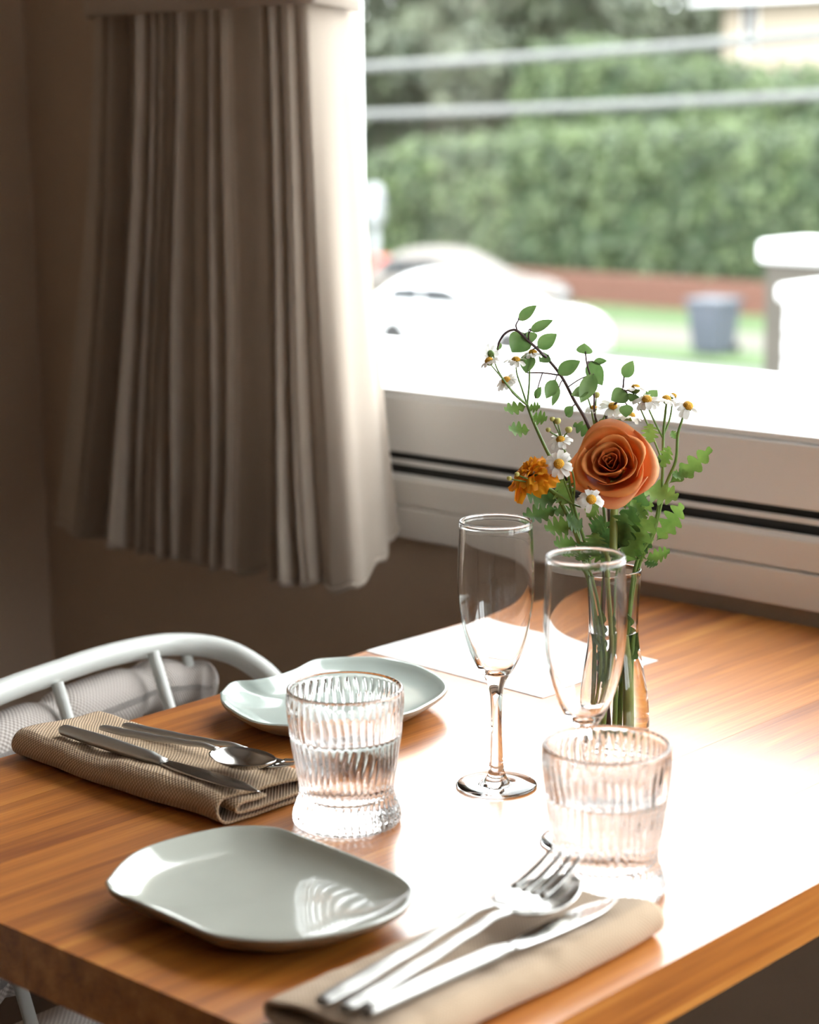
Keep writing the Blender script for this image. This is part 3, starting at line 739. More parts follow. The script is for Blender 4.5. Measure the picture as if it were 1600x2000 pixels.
# --- feverfew spray on the left
b0 = into_vase(-.010, .004, .016)
s1 = spray('feverfew_spray', 'tall daisy spray leaning left above the marigold', 'flower', b0, GF)
main = spline([b0, into_vase(-.010, .006, .08), fl(1150, 1112, .004), fl(1134, 1064, .004), fl(1118, 994, .0), fl(1090, 920, -.004), fl(1069, 882, -.006), fl(1045, 830, -.008), fl(1030, 791, -.008)], 6)
part('stem', tube(main, [.0019, .0012], 8), M_stem, s1)
def twig(parent, pts, r0=.0009, r1=.0006, m=None): return part('stalk', tube(spline(pts, 4), [r0, r1], 6), m or M_stem, parent)
nA = fl(1030, 791, -.008)
heads1 = [((955, 704), (-.5, .0, .9), .95, [(1005, 770), (978, 735)]), ((958, 690), (-.35, .5, -.2), .80, [(1000, 762), (972, 722)]), ((1008, 702), (0, -.1, 1.0), .95, [(1020, 760), (1010, 730)]), ((1041, 688), (.05, -.05, 1.0), .95, [(1034, 750), (1035, 715)]), ((989, 742), (-.35, -.35, .75), 1.0, [(1014, 778), (1000, 765)])]
for k, (pp_, nn, sc, mids) in enumerate(heads1):
    hp = fl(pp_[0], pp_[1] + 1, -.012 + .004 * k); n = RIGHT * nn[0] + AWAY * nn[1] + Vector((0, 0, nn[2])); n.normalize()
    twig(s1, [nA] + [fl(a, b, -.010 + .003 * k) for a, b in mids] + [hp - n * .0035])
    daisy(s1, hp, n, sc, seed=k)
for (b, t, wd, dk) in (((1029, 793), (985, 801), .014, 0), ((1032, 797), (1056, 795), .011, 0), ((1038, 815), (1069, 819), .015, 0), ((1036, 840), (993, 838), .016, 0), ((1118, 994), (1075, 1000), .012, 1)):
    add_leaf(s1, fl(*b, -.008), fl(*t, -.012), wd, M_leafd if dk else M_leaff, nrm=VIEW + Vector((0, 0, .6)), lobes=3)

# --- feverfew spray on the right
b0 = into_vase(.010, -.006, .016)
s2 = spray('feverfew_spray', 'tall daisy spray on the right with two straight stalks', 'flower', b0, GF)
main = spline([b0, into_vase(.008, -.008, .08), fl(1240, 1112, .002), fl(1275, 1040, .004), fl(1293, 945, .006), fl(1296, 850, .008), fl(1300, 805, .008), fl(1302, 788, .008)], 6)
part('stem', tube(main, [.0018, .0009], 8), M_stem, s2)
n = (RIGHT * .1 - AWAY * .1 + Vector((0, 0, 1))).normalized(); daisy(s2, fl(1302, 779, .008), n, 1.0, seed=21)
hp = fl(1264, 781, .004); n = (-RIGHT * .05 - AWAY * .5 + Vector((0, 0, .85))).normalized()
twig(s2, [fl(1295, 855, .008), fl(1282, 830, .006), fl(1268, 800, .005), hp - n * .0035]); daisy(s2, hp, n, 1.12, seed=22)
hp = fl(1242, 758, .016); n = (RIGHT * .1 + AWAY * .1 + Vector((0, 0, 1))).normalized()
twig(s2, [fl(1294, 900, .010), fl(1270, 840, .013), fl(1250, 795, .015), hp - n * .0035]); daisy(s2, hp, n, 1.08, seed=23)
hp = fl(1316, 773, .016); n = (RIGHT * .5 + Vector((0, 0, .9))).normalized()
twig(s2, [fl(1296, 850, .010), fl(1308, 820, .013), fl(1313, 790, .015), hp - n * .0035]); daisy(s2, hp, n, .75, seed=24)
for (b, t, wd, m_) in (((1251, 950), (1324, 974), .026, M_leaff), ((1282, 1057), (1336, 985), .022, M_leaff), ((1268, 868), (1272, 826), .016, M_leaff), ((1290, 915), (1310, 872), .014, M_leaff), ((1261, 1092), (1310, 1077), .016, M_leaff), ((1258, 1098), (1285, 1104), .010, M_leafd), ((1294, 900), (1262, 890), .012, M_leafd)):
    add_leaf(s2, fl(*b, .002), fl(*t, -.006), wd, m_, nrm=VIEW + Vector((0, 0, .7)), lobes=4)

# --- outer right spray with a long leaf
b0 = into_vase(.013, .000, .016)
s3 = spray('feverfew_spray', 'single daisy at far right with a long notched leaf', 'flower', b0, GF)
main = spline([b0, into_vase(.012, -.004, .08), fl(1246, 1114, .006), fl(1275, 1050, .006), fl(1300, 950, .004), fl(1320, 900, .002), fl(1324, 850, .0), fl(1332, 822, .0), fl(1337, 806, .0), fl(1343, 800, .0)], 6)
part('stem', tube(main, [.0017, .0008], 8), M_stem, s3)
n = (RIGHT * .15 - AWAY * .55 + Vector((0, 0, .8))).normalized(); daisy(s3, fl(1344, 793, -.001), n, 1.12, seed=31)
for (b, t, wd) in (((1306, 945), (1391, 878), .020), ((1312, 930), (1344, 925), .013), ((1322, 858), (1312, 842), .008), ((1308, 950), (1300, 975), .012)):
    add_leaf(s3, fl(*b, .003), fl(*t, .006), wd, M_leaff, nrm=VIEW + Vector((0, 0, .8)), lobes=4)

# --- spray in the middle, behind the rose
b0 = into_vase(-.003, .009, .016)
s4 = spray('feverfew_spray', 'daisy spray rising just behind the rose', 'flower', b0, GF)
nB = fl(1165, 850, .022)
part('stem', tube(spline([b0, into_vase(-.003, .010, .08), fl(1190, 1112, .012), fl(1180, 1000, .020), nB], 6), [.0018, .0011], 8), M_stem, s4)
for k, (q, nn, sc) in enumerate((((1141, 752), (0, -.1, 1), .80), ((1160, 797), (-.2, -.2, .9), .75), ((1197, 794), (.05, -.55, .8), 1.0), ((1232, 812), (.15, -.1, .9), 1.05))):
    hp = fl(*q, .022); n = (RIGHT * nn[0] + AWAY * nn[1] + Vector((0, 0, nn[2]))).normalized()
    twig(s4, [nB, nB.lerp(hp, .5) + Vector((0, 0, .004)), hp - n * .0035 * sc]); daisy(s4, hp, n, sc, seed=40 + k)
hp = fl(1165, 772, .022); twig(s4, [nB, fl(1163, 810, .022), hp]); bud(s4, hp, (0, 0, 1), 1.3)
for (b, t, wd) in (((1165, 850), (1120, 828), .013), ((1165, 840), (1200, 822), .012)):
    add_leaf(s4, fl(*b, .022), fl(*t, .02), wd, M_leafd, lobes=3)

# --- low spray left of the rose
b0 = into_vase(-.006, -.006, .016)
s5 = spray('feverfew_spray', 'low daisy spray tucked between marigold and rose', 'flower', b0, GF)
nC = fl(1120, 985, -.014)
part('stem', tube(spline([b0, into_vase(-.008, -.006, .08), fl(1158, 1112, -.006), fl(1140, 1050, -.010), nC], 6), [.0018, .0012], 8), M_stem, s5)
for k, (q, nn, sc, mids) in enumerate((((1092, 906), (-.05, -.85, .5), 1.15, [(1105, 945)]), ((1095, 859), (-.1, -.5, .85), .95, [(1122, 940), (1108, 890)]), ((1155, 976), (.0, -.75, .65), 1.12, [(1138, 990)]))):
    hp = fl(*q, -.030 if k != 1 else -.022); n = (RIGHT * nn[0] + AWAY * nn[1] + Vector((0, 0, nn[2]))).normalized()
    if k == 2: hp = fl(*q, -.044)
    twig(s5, [nC] + [fl(a, b, -.022) for a, b in mids] + [hp - n * .004]); daisy(s5, hp, n, sc, seed=50 + k)
for q in ((1111, 840), (1079, 819), (1089, 823), (1071, 840), (1010, 927), (995, 935)):
    hp = fl(*q, -.02 if q[0] > 1050 else -.034); mid = fl(1100, 870, -.018) if q[0] > 1050 else fl(1065, 950, -.030)
    twig(s5, [nC, mid, hp]); bud(s5, hp, (0, 0, 1), 1.25 if q[0] > 1080 else .9)
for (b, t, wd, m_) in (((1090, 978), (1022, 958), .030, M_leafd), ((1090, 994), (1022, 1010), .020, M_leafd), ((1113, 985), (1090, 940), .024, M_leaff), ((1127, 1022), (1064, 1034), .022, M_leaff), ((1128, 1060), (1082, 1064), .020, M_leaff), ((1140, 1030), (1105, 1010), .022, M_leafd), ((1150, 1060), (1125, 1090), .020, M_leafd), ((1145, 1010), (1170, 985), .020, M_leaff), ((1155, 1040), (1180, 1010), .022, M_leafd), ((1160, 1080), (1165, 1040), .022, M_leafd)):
    add_leaf(s5, fl(*b, -.014), fl(*t, -.020), wd, m_, nrm=VIEW + Vector((0, 0, .7)), lobes=4)

# --- leafy filler around the neck of the vase
b0 = into_vase(.004, -.002, .016)
s6 = spray('feverfew_foliage', 'mass of notched green leaves around the vase neck', 'foliage', b0)
nD = fl(1215, 1075, -.004)
part('stem', tube(spline([b0, into_vase(.003, -.004, .08), fl(1208, 1112, -.004), nD], 6), [.0017, .0012], 8), M_stem, s6)
rnd = random.Random(5)
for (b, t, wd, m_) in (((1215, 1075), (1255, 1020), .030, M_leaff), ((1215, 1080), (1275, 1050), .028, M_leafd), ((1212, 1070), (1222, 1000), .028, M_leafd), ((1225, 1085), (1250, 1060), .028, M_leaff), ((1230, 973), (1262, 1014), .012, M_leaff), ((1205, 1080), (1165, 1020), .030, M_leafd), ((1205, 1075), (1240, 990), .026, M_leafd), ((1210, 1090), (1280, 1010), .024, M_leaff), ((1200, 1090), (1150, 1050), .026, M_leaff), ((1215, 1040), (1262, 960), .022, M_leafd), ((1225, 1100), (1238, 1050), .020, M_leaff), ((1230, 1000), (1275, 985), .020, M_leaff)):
    o = rnd.uniform(-.018, .012); add_leaf(s6, fl(*b, o * .5), fl(*t, o), wd, m_, nrm=VIEW + Vector((rnd.uniform(-.4, .4), rnd.uniform(-.4, .4), .5)), lobes=4)
for (b, t, wd) in ((( -.006, .002, .12), (-.016, -.002, .085), .016), ((.004, -.010, .118), (.010, -.010, .075), .016), ((.0, .004, .10), (-.010, -.004, .055), .014), ((.006, -.004, .105), (.014, -.004, .085), .012), ((-.002, -.008, .09), (-.014, -.010, .05), .012)):
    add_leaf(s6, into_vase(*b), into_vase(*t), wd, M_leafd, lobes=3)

# --- leafy branches with dark twigs
b0 = into_vase(.000, .003, .016)
s7 = spray('leafy_branch', 'tall arching dark twig with small oval green leaves', 'foliage', b0, 'leafy dark twigs in the bud vase')
main = spline([b0, into_vase(-.002, .006, .08), fl(1192, 1112, .010), fl(1185, 950, .018), fl(1151, 836, .012), fl(1121, 780, .008), fl(1097, 735, .004), fl(1069, 700, .0), fl(1030, 663, -.004), fl(1011, 646, -.006), fl(998, 645, -.006), fl(985, 653, -.008), fl(976, 667, -.008), fl(973, 676, -.008)], 6)
line_s7 = main + [fl(1030, 728, .0), fl(1060, 728, .002), fl(1013, 625, -.006), fl(1037, 645, -.006)]
part('twig', tube(main, [.0017, .0008], 7), M_twig, s7)
part('side_twig', tube(spline([fl(1095, 733, .004), fl(1060, 728, .002), fl(1030, 728, .0)], 4), [.0008, .0006], 6), M_twig, s7)
part('side_twig', tube(spline([fl(1011, 646, -.006), fl(1008, 635, -.006), fl(1013, 625, -.006)], 4), [.0007, .0006], 6), M_twig, s7)
part('side_twig', tube(spline([fl(1033, 665, -.004), fl(1033, 652, -.006), fl(1037, 645, -.006)], 4), [.0007, .0006], 6), M_twig, s7)
for (b, t, wd) in (((1013, 625), (1049, 597), .0105), ((1036, 646), (1081, 626), .0105), ((1051, 679), (1088, 652), .0125), ((1028, 652), (1000, 688), .020), ((1032, 648), (1035, 672), .014), ((1034, 690), (1028, 729), .0135), ((1072, 694), (1054, 707), .012), ((1090, 729), (1134, 705), .0125), ((1085, 742), (1067, 778), .0115), ((1092, 756), (1079, 793), .006), ((1160, 730), (1134, 786), .015), ((973, 684), (976, 668), .006), ((1106, 812), (1121, 794), .010), ((1046, 778), (1058, 755), .007), ((1150, 760), (1116, 772), .010)):
    petiole(s7, line_s7, fl(*b, .0))
    add_leaf(s7, fl(*b, .0), fl(*t, -.004), wd, M_leafp, nrm=VIEW + Vector((rnd.uniform(-.5, .5), rnd.uniform(-.5, .5), .2)), fold=.35, bend=.06)
b0 = into_vase(.003, .006, .016)
s8 = spray('leafy_branch', 'shorter dark leafy twig rising behind the rose', 'foliage', b0, 'leafy dark twigs in the bud vase')
main = spline([b0, into_vase(.002, .008, .08), fl(1198, 1112, .014), fl(1190, 950, .022), fl(1184, 819, .022), fl(1205, 785, .020), fl(1216, 763, .018), fl(1219, 737, .018)], 6)
line_s8 = main + [fl(1163, 815, .018), fl(1160, 760, .012), fl(1147, 712, .010), fl(1144, 690, .010)]
part('twig', tube(main, [.0016, .0007], 7), M_twig, s8)
part('side_twig', tube(spline([fl(1187, 860, .022), fl(1163, 815, .018), fl(1160, 760, .012), fl(1147, 712, .010), fl(1144, 690, .010)], 5), [.0009, .0006], 6), M_twig, s8)
for (b, t, wd) in (((1219, 737), (1237, 704), .011), ((1226, 768), (1194, 783), .017), ((1151, 706), (1177, 752), .015), ((1144, 691), (1142, 670), .014), ((1160, 706), (1186, 705), .006), ((1225, 790), (1223, 815), .012), ((1262, 790), (1285, 762), .014), ((1240, 770), (1232, 785), .012), ((1186, 819), (1172, 838), .010)):
    petiole(s8, line_s8, fl(*b, .016))
    add_leaf(s8, fl(*b, .016), fl(*t, .012), wd, M_leafp, nrm=VIEW + Vector((rnd.uniform(-.5, .5), rnd.uniform(-.5, .5), .2)), fold=.35, bend=.06)

# --- rose
b0 = into_vase(.003, -.010, .014)
ro = spray('rose', 'large open orange rose in the bud vase', 'flower', b0)
rc = fl(1203, 925, .004)
rn = (VIEW * 0.90 + Vector((0, 0, .34)) - RIGHT * .16).normalized()
part('stem', tube(spline([b0, into_vase(.001, -.010, .08), fl(1200, 1112, -.012), fl(1199, 1040, -.008), fl(1200, 1000, -.004), rc - rn * .010], 6), [.0034, .0033], 12), M_rstem, ro)
part('hip', shift(lathe([(0, -.012), (.004, -.011), (.0075, -.006), (.009, 0), (.006, .004), (0, .005)], 16), rc, frame(rn)), M_rstem, ro)
Fm = frame(rn)
def rose_petal(th, r0, r1, h, ha, curl, z0, seed, outer=False):
    rd = random.Random(seed); k1 = rd.uniform(-.12, .12); k2 = rd.uniform(.6, 1.4); dent = rd.uniform(0, .06); tl = rd.uniform(-.16, .16)
    def f(a, c):
        s = (c - .5) * 2                      # across
        v = a
        vt = v * ((1 - .27 * abs(s) ** 1.7) if outer else (1 - .20 * abs(s) ** 2.6 - dent * (1 - abs(s)) ** 3))
        ang = th + ha * s * (0.30 + 0.70 * math.sin(PI / 2 * min(1, v * 1.35)))
        r = r0 + (r1 - r0) * math.sin(PI / 2 * min(1, vt * 1.12)) ** .75
        z = h * (1 - (1 - vt) ** 1.55) * (1 + tl * s)
        cu = max(0, (vt - .70) / .30); cu2 = max(0, (abs(s) - .6) / .4)
        r += curl * (cu ** 2) * k2 + .0010 * math.sin(5 * s + seed) * v + curl * .25 * cu2 ** 2 * v; z -= curl * .55 * (cu ** 2)
        p = Vector((r * math.cos(ang), r * math.sin(ang), z + z0))
        return tuple(rc + Fm @ p)
    return grid(12, 12, f)
lay = [  # count, r0, r1, height, half angle, curl, z0, mat
    (2, .0008, .0022, .0290, 2.3, .0004, .004, M_rose_in), (3, .0016, .0046, .0305, 1.45, .0008, .0035, M_rose_in),
    (3, .0025, .0082, .0325, 1.35, .0014, .003, M_rose_in), (3, .0035, .0132, .0340, 1.35, .0026, .002, M_rose_mid),
    (3, .0045, .0190, .0335, 1.30, .0042, .001, M_rose_mid), (4, .0050, .0255, .0310, 1.15, .0056, .000, M_rose_mid), (4, .0050, .0310, .0240, 1.10, .0066, -.001, M_rose_out)]
sd = 0
for li, (cnt, r0, r1, h, ha, cu, z0, m_) in enumerate(lay):
    for k in range(cnt):
        sd += 1; rd = random.Random(sd * 7)
        part('petal', rose_petal(2 * PI * k / cnt + li * 1.25 + .5 + rd.uniform(-.25, .25), r0, r1 * rd.uniform(.94, 1.05), h * rd.uniform(.96, 1.03), ha, cu * rd.uniform(.6, 1.5), z0, sd, li >= 3), m_, ro, recalc=False, solid=.0005)
for k in range(5):
    a = 2 * PI * k / 5; d = Fm @ Vector((math.cos(a), math.sin(a), -.25))
    add_leaf(ro, rc - rn * .006 + d * .004, rc - rn * .010 + d * .026, .008, M_leaff, nrm=rn, name='sepal')

# --- marigold
b0 = into_vase(-.013, -.001, .016)
mg = spray('marigold', 'ruffled golden orange marigold left of the rose', 'flower', b0)
mc = fl(1040, 928, -.020); mn = (-RIGHT * .30 + VIEW * .28 + Vector((0, 0, .80)) + RIGHT * -.22).normalized()
part('stem', tube(spline([b0, into_vase(-.012, -.002, .08), fl(1146, 1112, -.002), fl(1120, 1030, -.010), fl(1085, 965, -.016), mc - mn * .012], 6), [.0020, .0018], 8), M_stem, mg)
part('calyx', shift(lathe([(0, -.014), (.003, -.0135), (.0055, -.006), (.007, .001), (0, .002)], 12), mc, frame(mn)), M_stem, mg)
Mg = frame(mn)
def mari_petal(th, r0, r1, tilt, wd, z0, seed):
    rd = random.Random(seed)
    def f(a, c):
        s = (c - .5) * 2; r = r0 + (r1 - r0) * a
        wdt = wd * (.25 + .75 * a ** .7) * (1 - .35 * max(0, a - .75) / .25)
        z = z0 + (r - r0) * tilt - .006 * a * a * a + .0016 * math.sin(6 * s + seed) * a + .001 * math.cos(9 * a + seed) * a
        rr = r - .0022 * abs(s) ** 2 * a - .001 * abs(math.sin(5 * s)) * a
        x = rr * math.cos(th) - wdt * s * math.sin(th); y = rr * math.sin(th) + wdt * s * math.cos(th)
        return tuple(mc + Mg @ Vector((x, y, z)))
    return grid(6, 6, f)
sd = 0
for cnt, r0, r1, tilt, wd, z0 in ((9, .003, .0255, -.10, .0092, -.001), (9, .003, .0225, .15, .0086, .000), (8, .002, .0180, .45, .0076, .001), (8, .0015, .0125, .95, .0056, .002), (7, .001, .0075, 1.8, .0040, .003)):
    for k in range(cnt):
        sd += 1; part('petal', mari_petal(2 * PI * (k + .5 * (sd % 2)) / cnt + random.Random(sd).uniform(-.15, .15), r0, r1 * random.Random(sd + 90).uniform(.9, 1.1), tilt, wd, z0, sd), M_mari, mg, recalc=False)

# ================================================================== OUTSIDE
M_grass = mat('lawn_grass', (0.055, 0.095, 0.030), 0.9, noise_amt=0.35, noise_scale=3.0)
M_path = mat('pale_concrete_path', (0.105, 0.102, 0.08), 0.9, noise_amt=0.1, noise_scale=2.0)
M_road = mat('asphalt_road', (0.10, 0.10, 0.10), 0.9, noise_amt=0.15, noise_scale=4.0)
M_brick = mat('red_brown_brick', (0.13, 0.055, 0.038), 0.85, noise_amt=0.3, noise_scale=3.0)
M_mortar = mat('brick_mortar', (0.12, 0.08, 0.06), 0.9, noise_amt=0.1)
M_hedge = leafmat('hedge_leaf', (0.028, 0.052, 0.020), (0.105, 0.150, 0.055), 1.2, 0.25)
M_hedgec = mat('hedge_core', (0.02, 0.04, 0.014), 0.9, noise_amt=0.5, noise_scale=2.0)
M_tree = leafmat('dark_tree_leaf', (0.034, 0.05, 0.028), (0.095, 0.115, 0.065), 1.0, 0.2)
M_bark = mat('grey_brown_bark', (0.075, 0.065, 0.05), 0.95, noise_amt=0.3, noise_scale=6.0)
M_cream = mat('cream_render', (0.46, 0.385, 0.30), 0.85, noise_amt=0.04, noise_scale=1.0)
M_roof = mat('dark_roof_tiles', (0.10, 0.06, 0.05), 0.8, noise_amt=0.2, noise_scale=4.0)
M_gl = mat('dark_window_glass', (0.03, 0.035, 0.04), 0.08, noise_amt=0.05)
M_cable = mat('pale_grey_cable', (0.13, 0.135, 0.13), 0.6, noise_amt=0.05)
M_carw = mat('white_car_paint', (0.80, 0.81, 0.81), 0.25, coat=1.0, noise_amt=0.01)
M_carb = mat('beige_car_paint', (0.085, 0.07, 0.058), 0.45, coat=0.1, noise_amt=0.01)
M_tyre = mat('black_tyre', (0.02, 0.02, 0.02), 0.8, noise_amt=0.1)
M_bin = mat('dark_blue_grey_plastic', (0.06, 0.07, 0.09), 0.5, noise_amt=0.05)
M_red = mat('red_post_paint', (0.45, 0.05, 0.03), 0.4, noise_amt=0.05)
M_grey = mat('pale_grey_paint', (0.30, 0.31, 0.33), 0.5, noise_amt=0.05)
M_pier = mat('grey_brown_pier_render', (0.07, 0.062, 0.05), 0.85, noise_amt=0.15, noise_scale=5.0)
GZ = -3.0
struct(part('ground_road', box(-60, 28.2, -60, 90, GZ - .3, GZ), M_road, smooth=False), 'grey asphalt street')
struct(part('ground_verge', box(28.2, 29.9, -60, 90, GZ - .3, GZ + .05), M_grass, smooth=False), 'grass verge by the street')
struct(part('ground_path', box(29.9, 32.4, -60, 90, GZ - .3, GZ + .04), M_path, smooth=False), 'pale concrete footpath')
struct(part('ground_lawn', box(32.4, 120, -90, 130, GZ - .3, GZ + .03), M_grass, smooth=False), 'grass lawn behind the footpath')

# brick retaining wall with each brick course built where it shows
bw = thing('brick_wall', 'low red brick wall under the hedge across the street', 'wall', (35.5, 25, GZ))
part('mortar_core', box(35.36, 35.66, 12, 52, GZ, GZ + .66), M_mortar, bw, smooth=False)
br_me = mesh_of('brick', box(-.16, .16, -.36, .36, -.105, .105), M_brick, smooth=False, bevel=.012, seg=1)
for r in range(3):
    y = 15.5 + (.37 if r % 2 else 0)
    while y < 52:
        Mi = ROOTS[bw.name].inverted(); inst('brick', br_me, bw, Matrix.Translation(Mi @ Vector((35.50, y, GZ + .115 + .222 * r)))); y += .745

def leaf_cloud(points_normals, size, rng):
    V, F = [], []
    for p, n in points_normals:
        n = (Vector(n) + Vector((rng.uniform(-.8, .8), rng.uniform(-.8, .8), rng.uniform(-.8, .8)))).normalized()
        m = frame(n); s = size * rng.uniform(.6, 1.3); a = rng.uniform(0, 6.28)
        o = len(V)
        for k, (u, v) in enumerate(((-1, 0), (0, -.5), (1, 0), (0, .5))):
            x = u * math.cos(a) - v * math.sin(a); y = u * math.sin(a) + v * math.cos(a)
            V.append(tuple(Vector(p) + m @ Vector((x * s, y * s, .12 * s * (k % 2)))))
        F.append((o, o + 1, o + 2, o + 3))
    return V, F
def hedge(name, label, x0, x1, y0, y1, z0, ztop, seed, nleaf, size=.16, bumpy=.35):
    """clipped hedge: lumpy core with leaves on it; ztop(y) gives the crest"""
    rng = random.Random(seed)
    t = thing(name, label, 'hedge', ((x0 + x1) / 2, (y0 + y1) / 2, z0))
    per = [(x1, 0.0), (x0 + .1, 0.0), (x0 - .15, .45), (x0, .85), (x0 + .6, 1.0), (x1 - .4, 1.0), (x1, .85), (x1, .0)]
    Q = spline([Vector((a, 0, b)) for a, b in per], 5)
    NYS = int((y1 - y0) / .35)
    def pt(i, j):
        y = y0 + (y1 - y0) * i / NYS; q = Q[j]; H = ztop(y) - z0
        p = Vector((q.x, y, z0 + H * max(0, q.z)))
        b = noise.noise(Vector((p.x * .8, p.y * .8, p.z * .8 + seed))) * bumpy + noise.noise(Vector((p.x * 2.2, p.y * 2.2, p.z * 2.2))) * bumpy * .5
        p.x -= b * (.6 if q.z < .9 else .2); p.z += b * (.7 if q.z > .8 else 0)
        return p
    V = [tuple(pt(i, j)) for i in range(NYS + 1) for j in range(len(Q))]; n = len(Q)
    F = [(i * n + j, (i + 1) * n + j, (i + 1) * n + j + 1, i * n + j + 1) for i in range(NYS) for j in range(n - 1)]
    F += [tuple(range(n)), tuple(NYS * n + j for j in range(n))[::-1]]
    part('core', (V, F), M_hedgec, t)
    pn = []
    vis = [j for j in range(n - 1) if Q[j].x < (x0 + x1) / 2 + .6]
    for _ in range(nleaf):
        i = rng.randrange(NYS); j = rng.choice(vis); a, b, c = Vector(V[i * n + j]), Vector(V[(i + 1) * n + j]), Vector(V[i * n + j + 1])
        nr = (b - a).cross(c - a); nr = nr.normalized() if nr.length > 1e-6 else Vector((-1, 0, 0))
        if nr.x > 0.3: nr = -nr
        if nr.z < -.3: nr = -nr
        p = a + (b - a) * rng.random() + (c - a) * rng.random() + nr * rng.uniform(-.02, .22)
        pn.append((p, nr))
    part('foliage', leaf_cloud(pn, size, rng), M_hedge, t, recalc=False, smooth=False)['kind'] = 'stuff'
hedge('clipped_hedge', 'long rounded green hedge above the low brick wall', 36.5, 39.6, 8, 34.8, GZ + .2, lambda y: .35 + .25 * math.sin(y * .5) * .4 + (.3 - (y - 22) * .03), 3, 9000)
hedge('clipped_hedge', 'taller dark hedge behind the long hedge below the cream house', 42.0, 45.5, 12, 34.5, GZ + .2, lambda y: 1.55 + max(0, (y - 25)) * .13, 8, 7000, .2, .5)

def tree(label, x, y, h, cr, seed, trunk_r=.22, low=.25, nleaf=3200):
    rng = random.Random(seed); t = thing('tree', label, 'tree', (x, y, GZ), group='trees beyond the street')
    part('trunk', tube(spline([(x, y, GZ), (x + rng.uniform(-.2, .2), y + rng.uniform(-.2, .2), GZ + h * .4), (x + rng.uniform(-.4, .4), y + rng.uniform(-.4, .4), GZ + h * .85)], 5), [trunk_r, trunk_r * .45], 9), M_bark, t)
    pn = []
    blobs = []
    for _ in range(9):
        a = rng.uniform(0, 6.28); rr = cr * rng.uniform(.1, .75); z = GZ + h * rng.uniform(low, .95)
        blobs.append((Vector((x + rr * math.cos(a), y + rr * math.sin(a), z)), cr * rng.uniform(.40, .62)))
    for k in range(4):
        b = blobs[k][0]; part('branch', tube([(x, y, max(GZ + 1, b.z - 1.0)), tuple(b)], [trunk_r * .4, trunk_r * .15], 6), M_bark, t)
    for _ in range(nleaf):
        c, r = rng.choice(blobs); d = Vector((rng.gauss(0, 1), rng.gauss(0, 1), rng.gauss(0, 1))).normalized()
        pn.append((c + d * r * rng.uniform(.55, 1.0) * (1 if d.z > 0 else .85), d))
    part('crown', leaf_cloud(pn, .27, rng), M_tree, t, recalc=False, smooth=False)['kind'] = 'stuff'
tl = [(55.0, 51.5, 13.5, 4.6, 'tall dark tree showing at the top beside the curtain'), (62.0, 43.2, 13.0, 4.4, 'tall dark tree just left of the cream house roof'), (41.5, 42.0, 10.5, 3.4, 'dark tree at far left beside the curtain edge'), (44.0, 37.8, 9.0, 3.2, 'dark tree second from the left behind the white car'), (47.5, 42.5, 10.5, 3.6, 'tall dark tree behind the leftmost two trees'), (48.0, 36.6, 9.5, 3.4, 'dark tree behind the left end of the hedge'), (53.0, 40.2, 11.5, 4.0, 'tallest dark tree in the middle of the grove'), (49.0, 40.5, 10.5, 3.4, 'dark tree left of the cream house'), (56.0, 45.5, 11.5, 4.2, 'tall dark tree at the back of the grove'), (46.0, 47.0, 12.5, 4.2, 'dark tree hidden mostly behind the curtain'), (60.0, 41.0, 12.0, 4.2, 'dark tree farthest back beside the cream house')]
for k, (x, y, h, cr, lab) in enumerate(tl):
    tree(lab, x, y, h, cr, 60 + k, low=.12 if k in (2, 4, 6, 8) else .30)
hedge('shrub_belt', 'dark shrub belt between the tree trunks', 69.0, 72.5, 40, 120, GZ, lambda y: 5.5 + 1.0 * math.sin(y * .35), 17, 12000, .36, .8)

# house
hs = thing('house', 'cream house at top right above the hedges', 'house', (53.5, 26, GZ))
part('wall', box(50.0, 58.0, 20.0, 33.5, GZ, 4.10), M_cream, hs, smooth=False)
part('roof', ([(49.3, 19.2, 4.1), (49.3, 34.2, 4.1), (58.7, 34.2, 4.1), (58.7, 19.2, 4.1), (54, 22.5, 6.6), (54, 31, 6.6)], [(0, 1, 5, 4), (1, 2, 5), (2, 3, 4, 5), (3, 0, 4), (0, 3, 2, 1)]), M_roof, hs, smooth=False)
part('gutter', box(49.2, 49.32, 19.2, 34.2, 4.02, 4.16), M_ext, hs, smooth=False)
part('downpipe', tube([(49.93, 32.75, 3.95), (49.93, 32.75, GZ)], .05, 8), M_ext, hs)
wf = part('window', box(49.94, 50.05, 32.35, 32.78, 2.75, 4.02), M_ext, hs, smooth=False)
part('pane', box(49.92, 49.95, 32.42, 32.70, 2.8, 3.98), M_gl, wf, smooth=False)
wf = part('window', box(49.94, 50.05, 25.5, 27.5, 1.6, 3.2), M_ext, hs, smooth=False)
part('pane', box(49.92, 49.95, 25.6, 27.4, 1.7, 3.1), M_gl, wf, smooth=False)

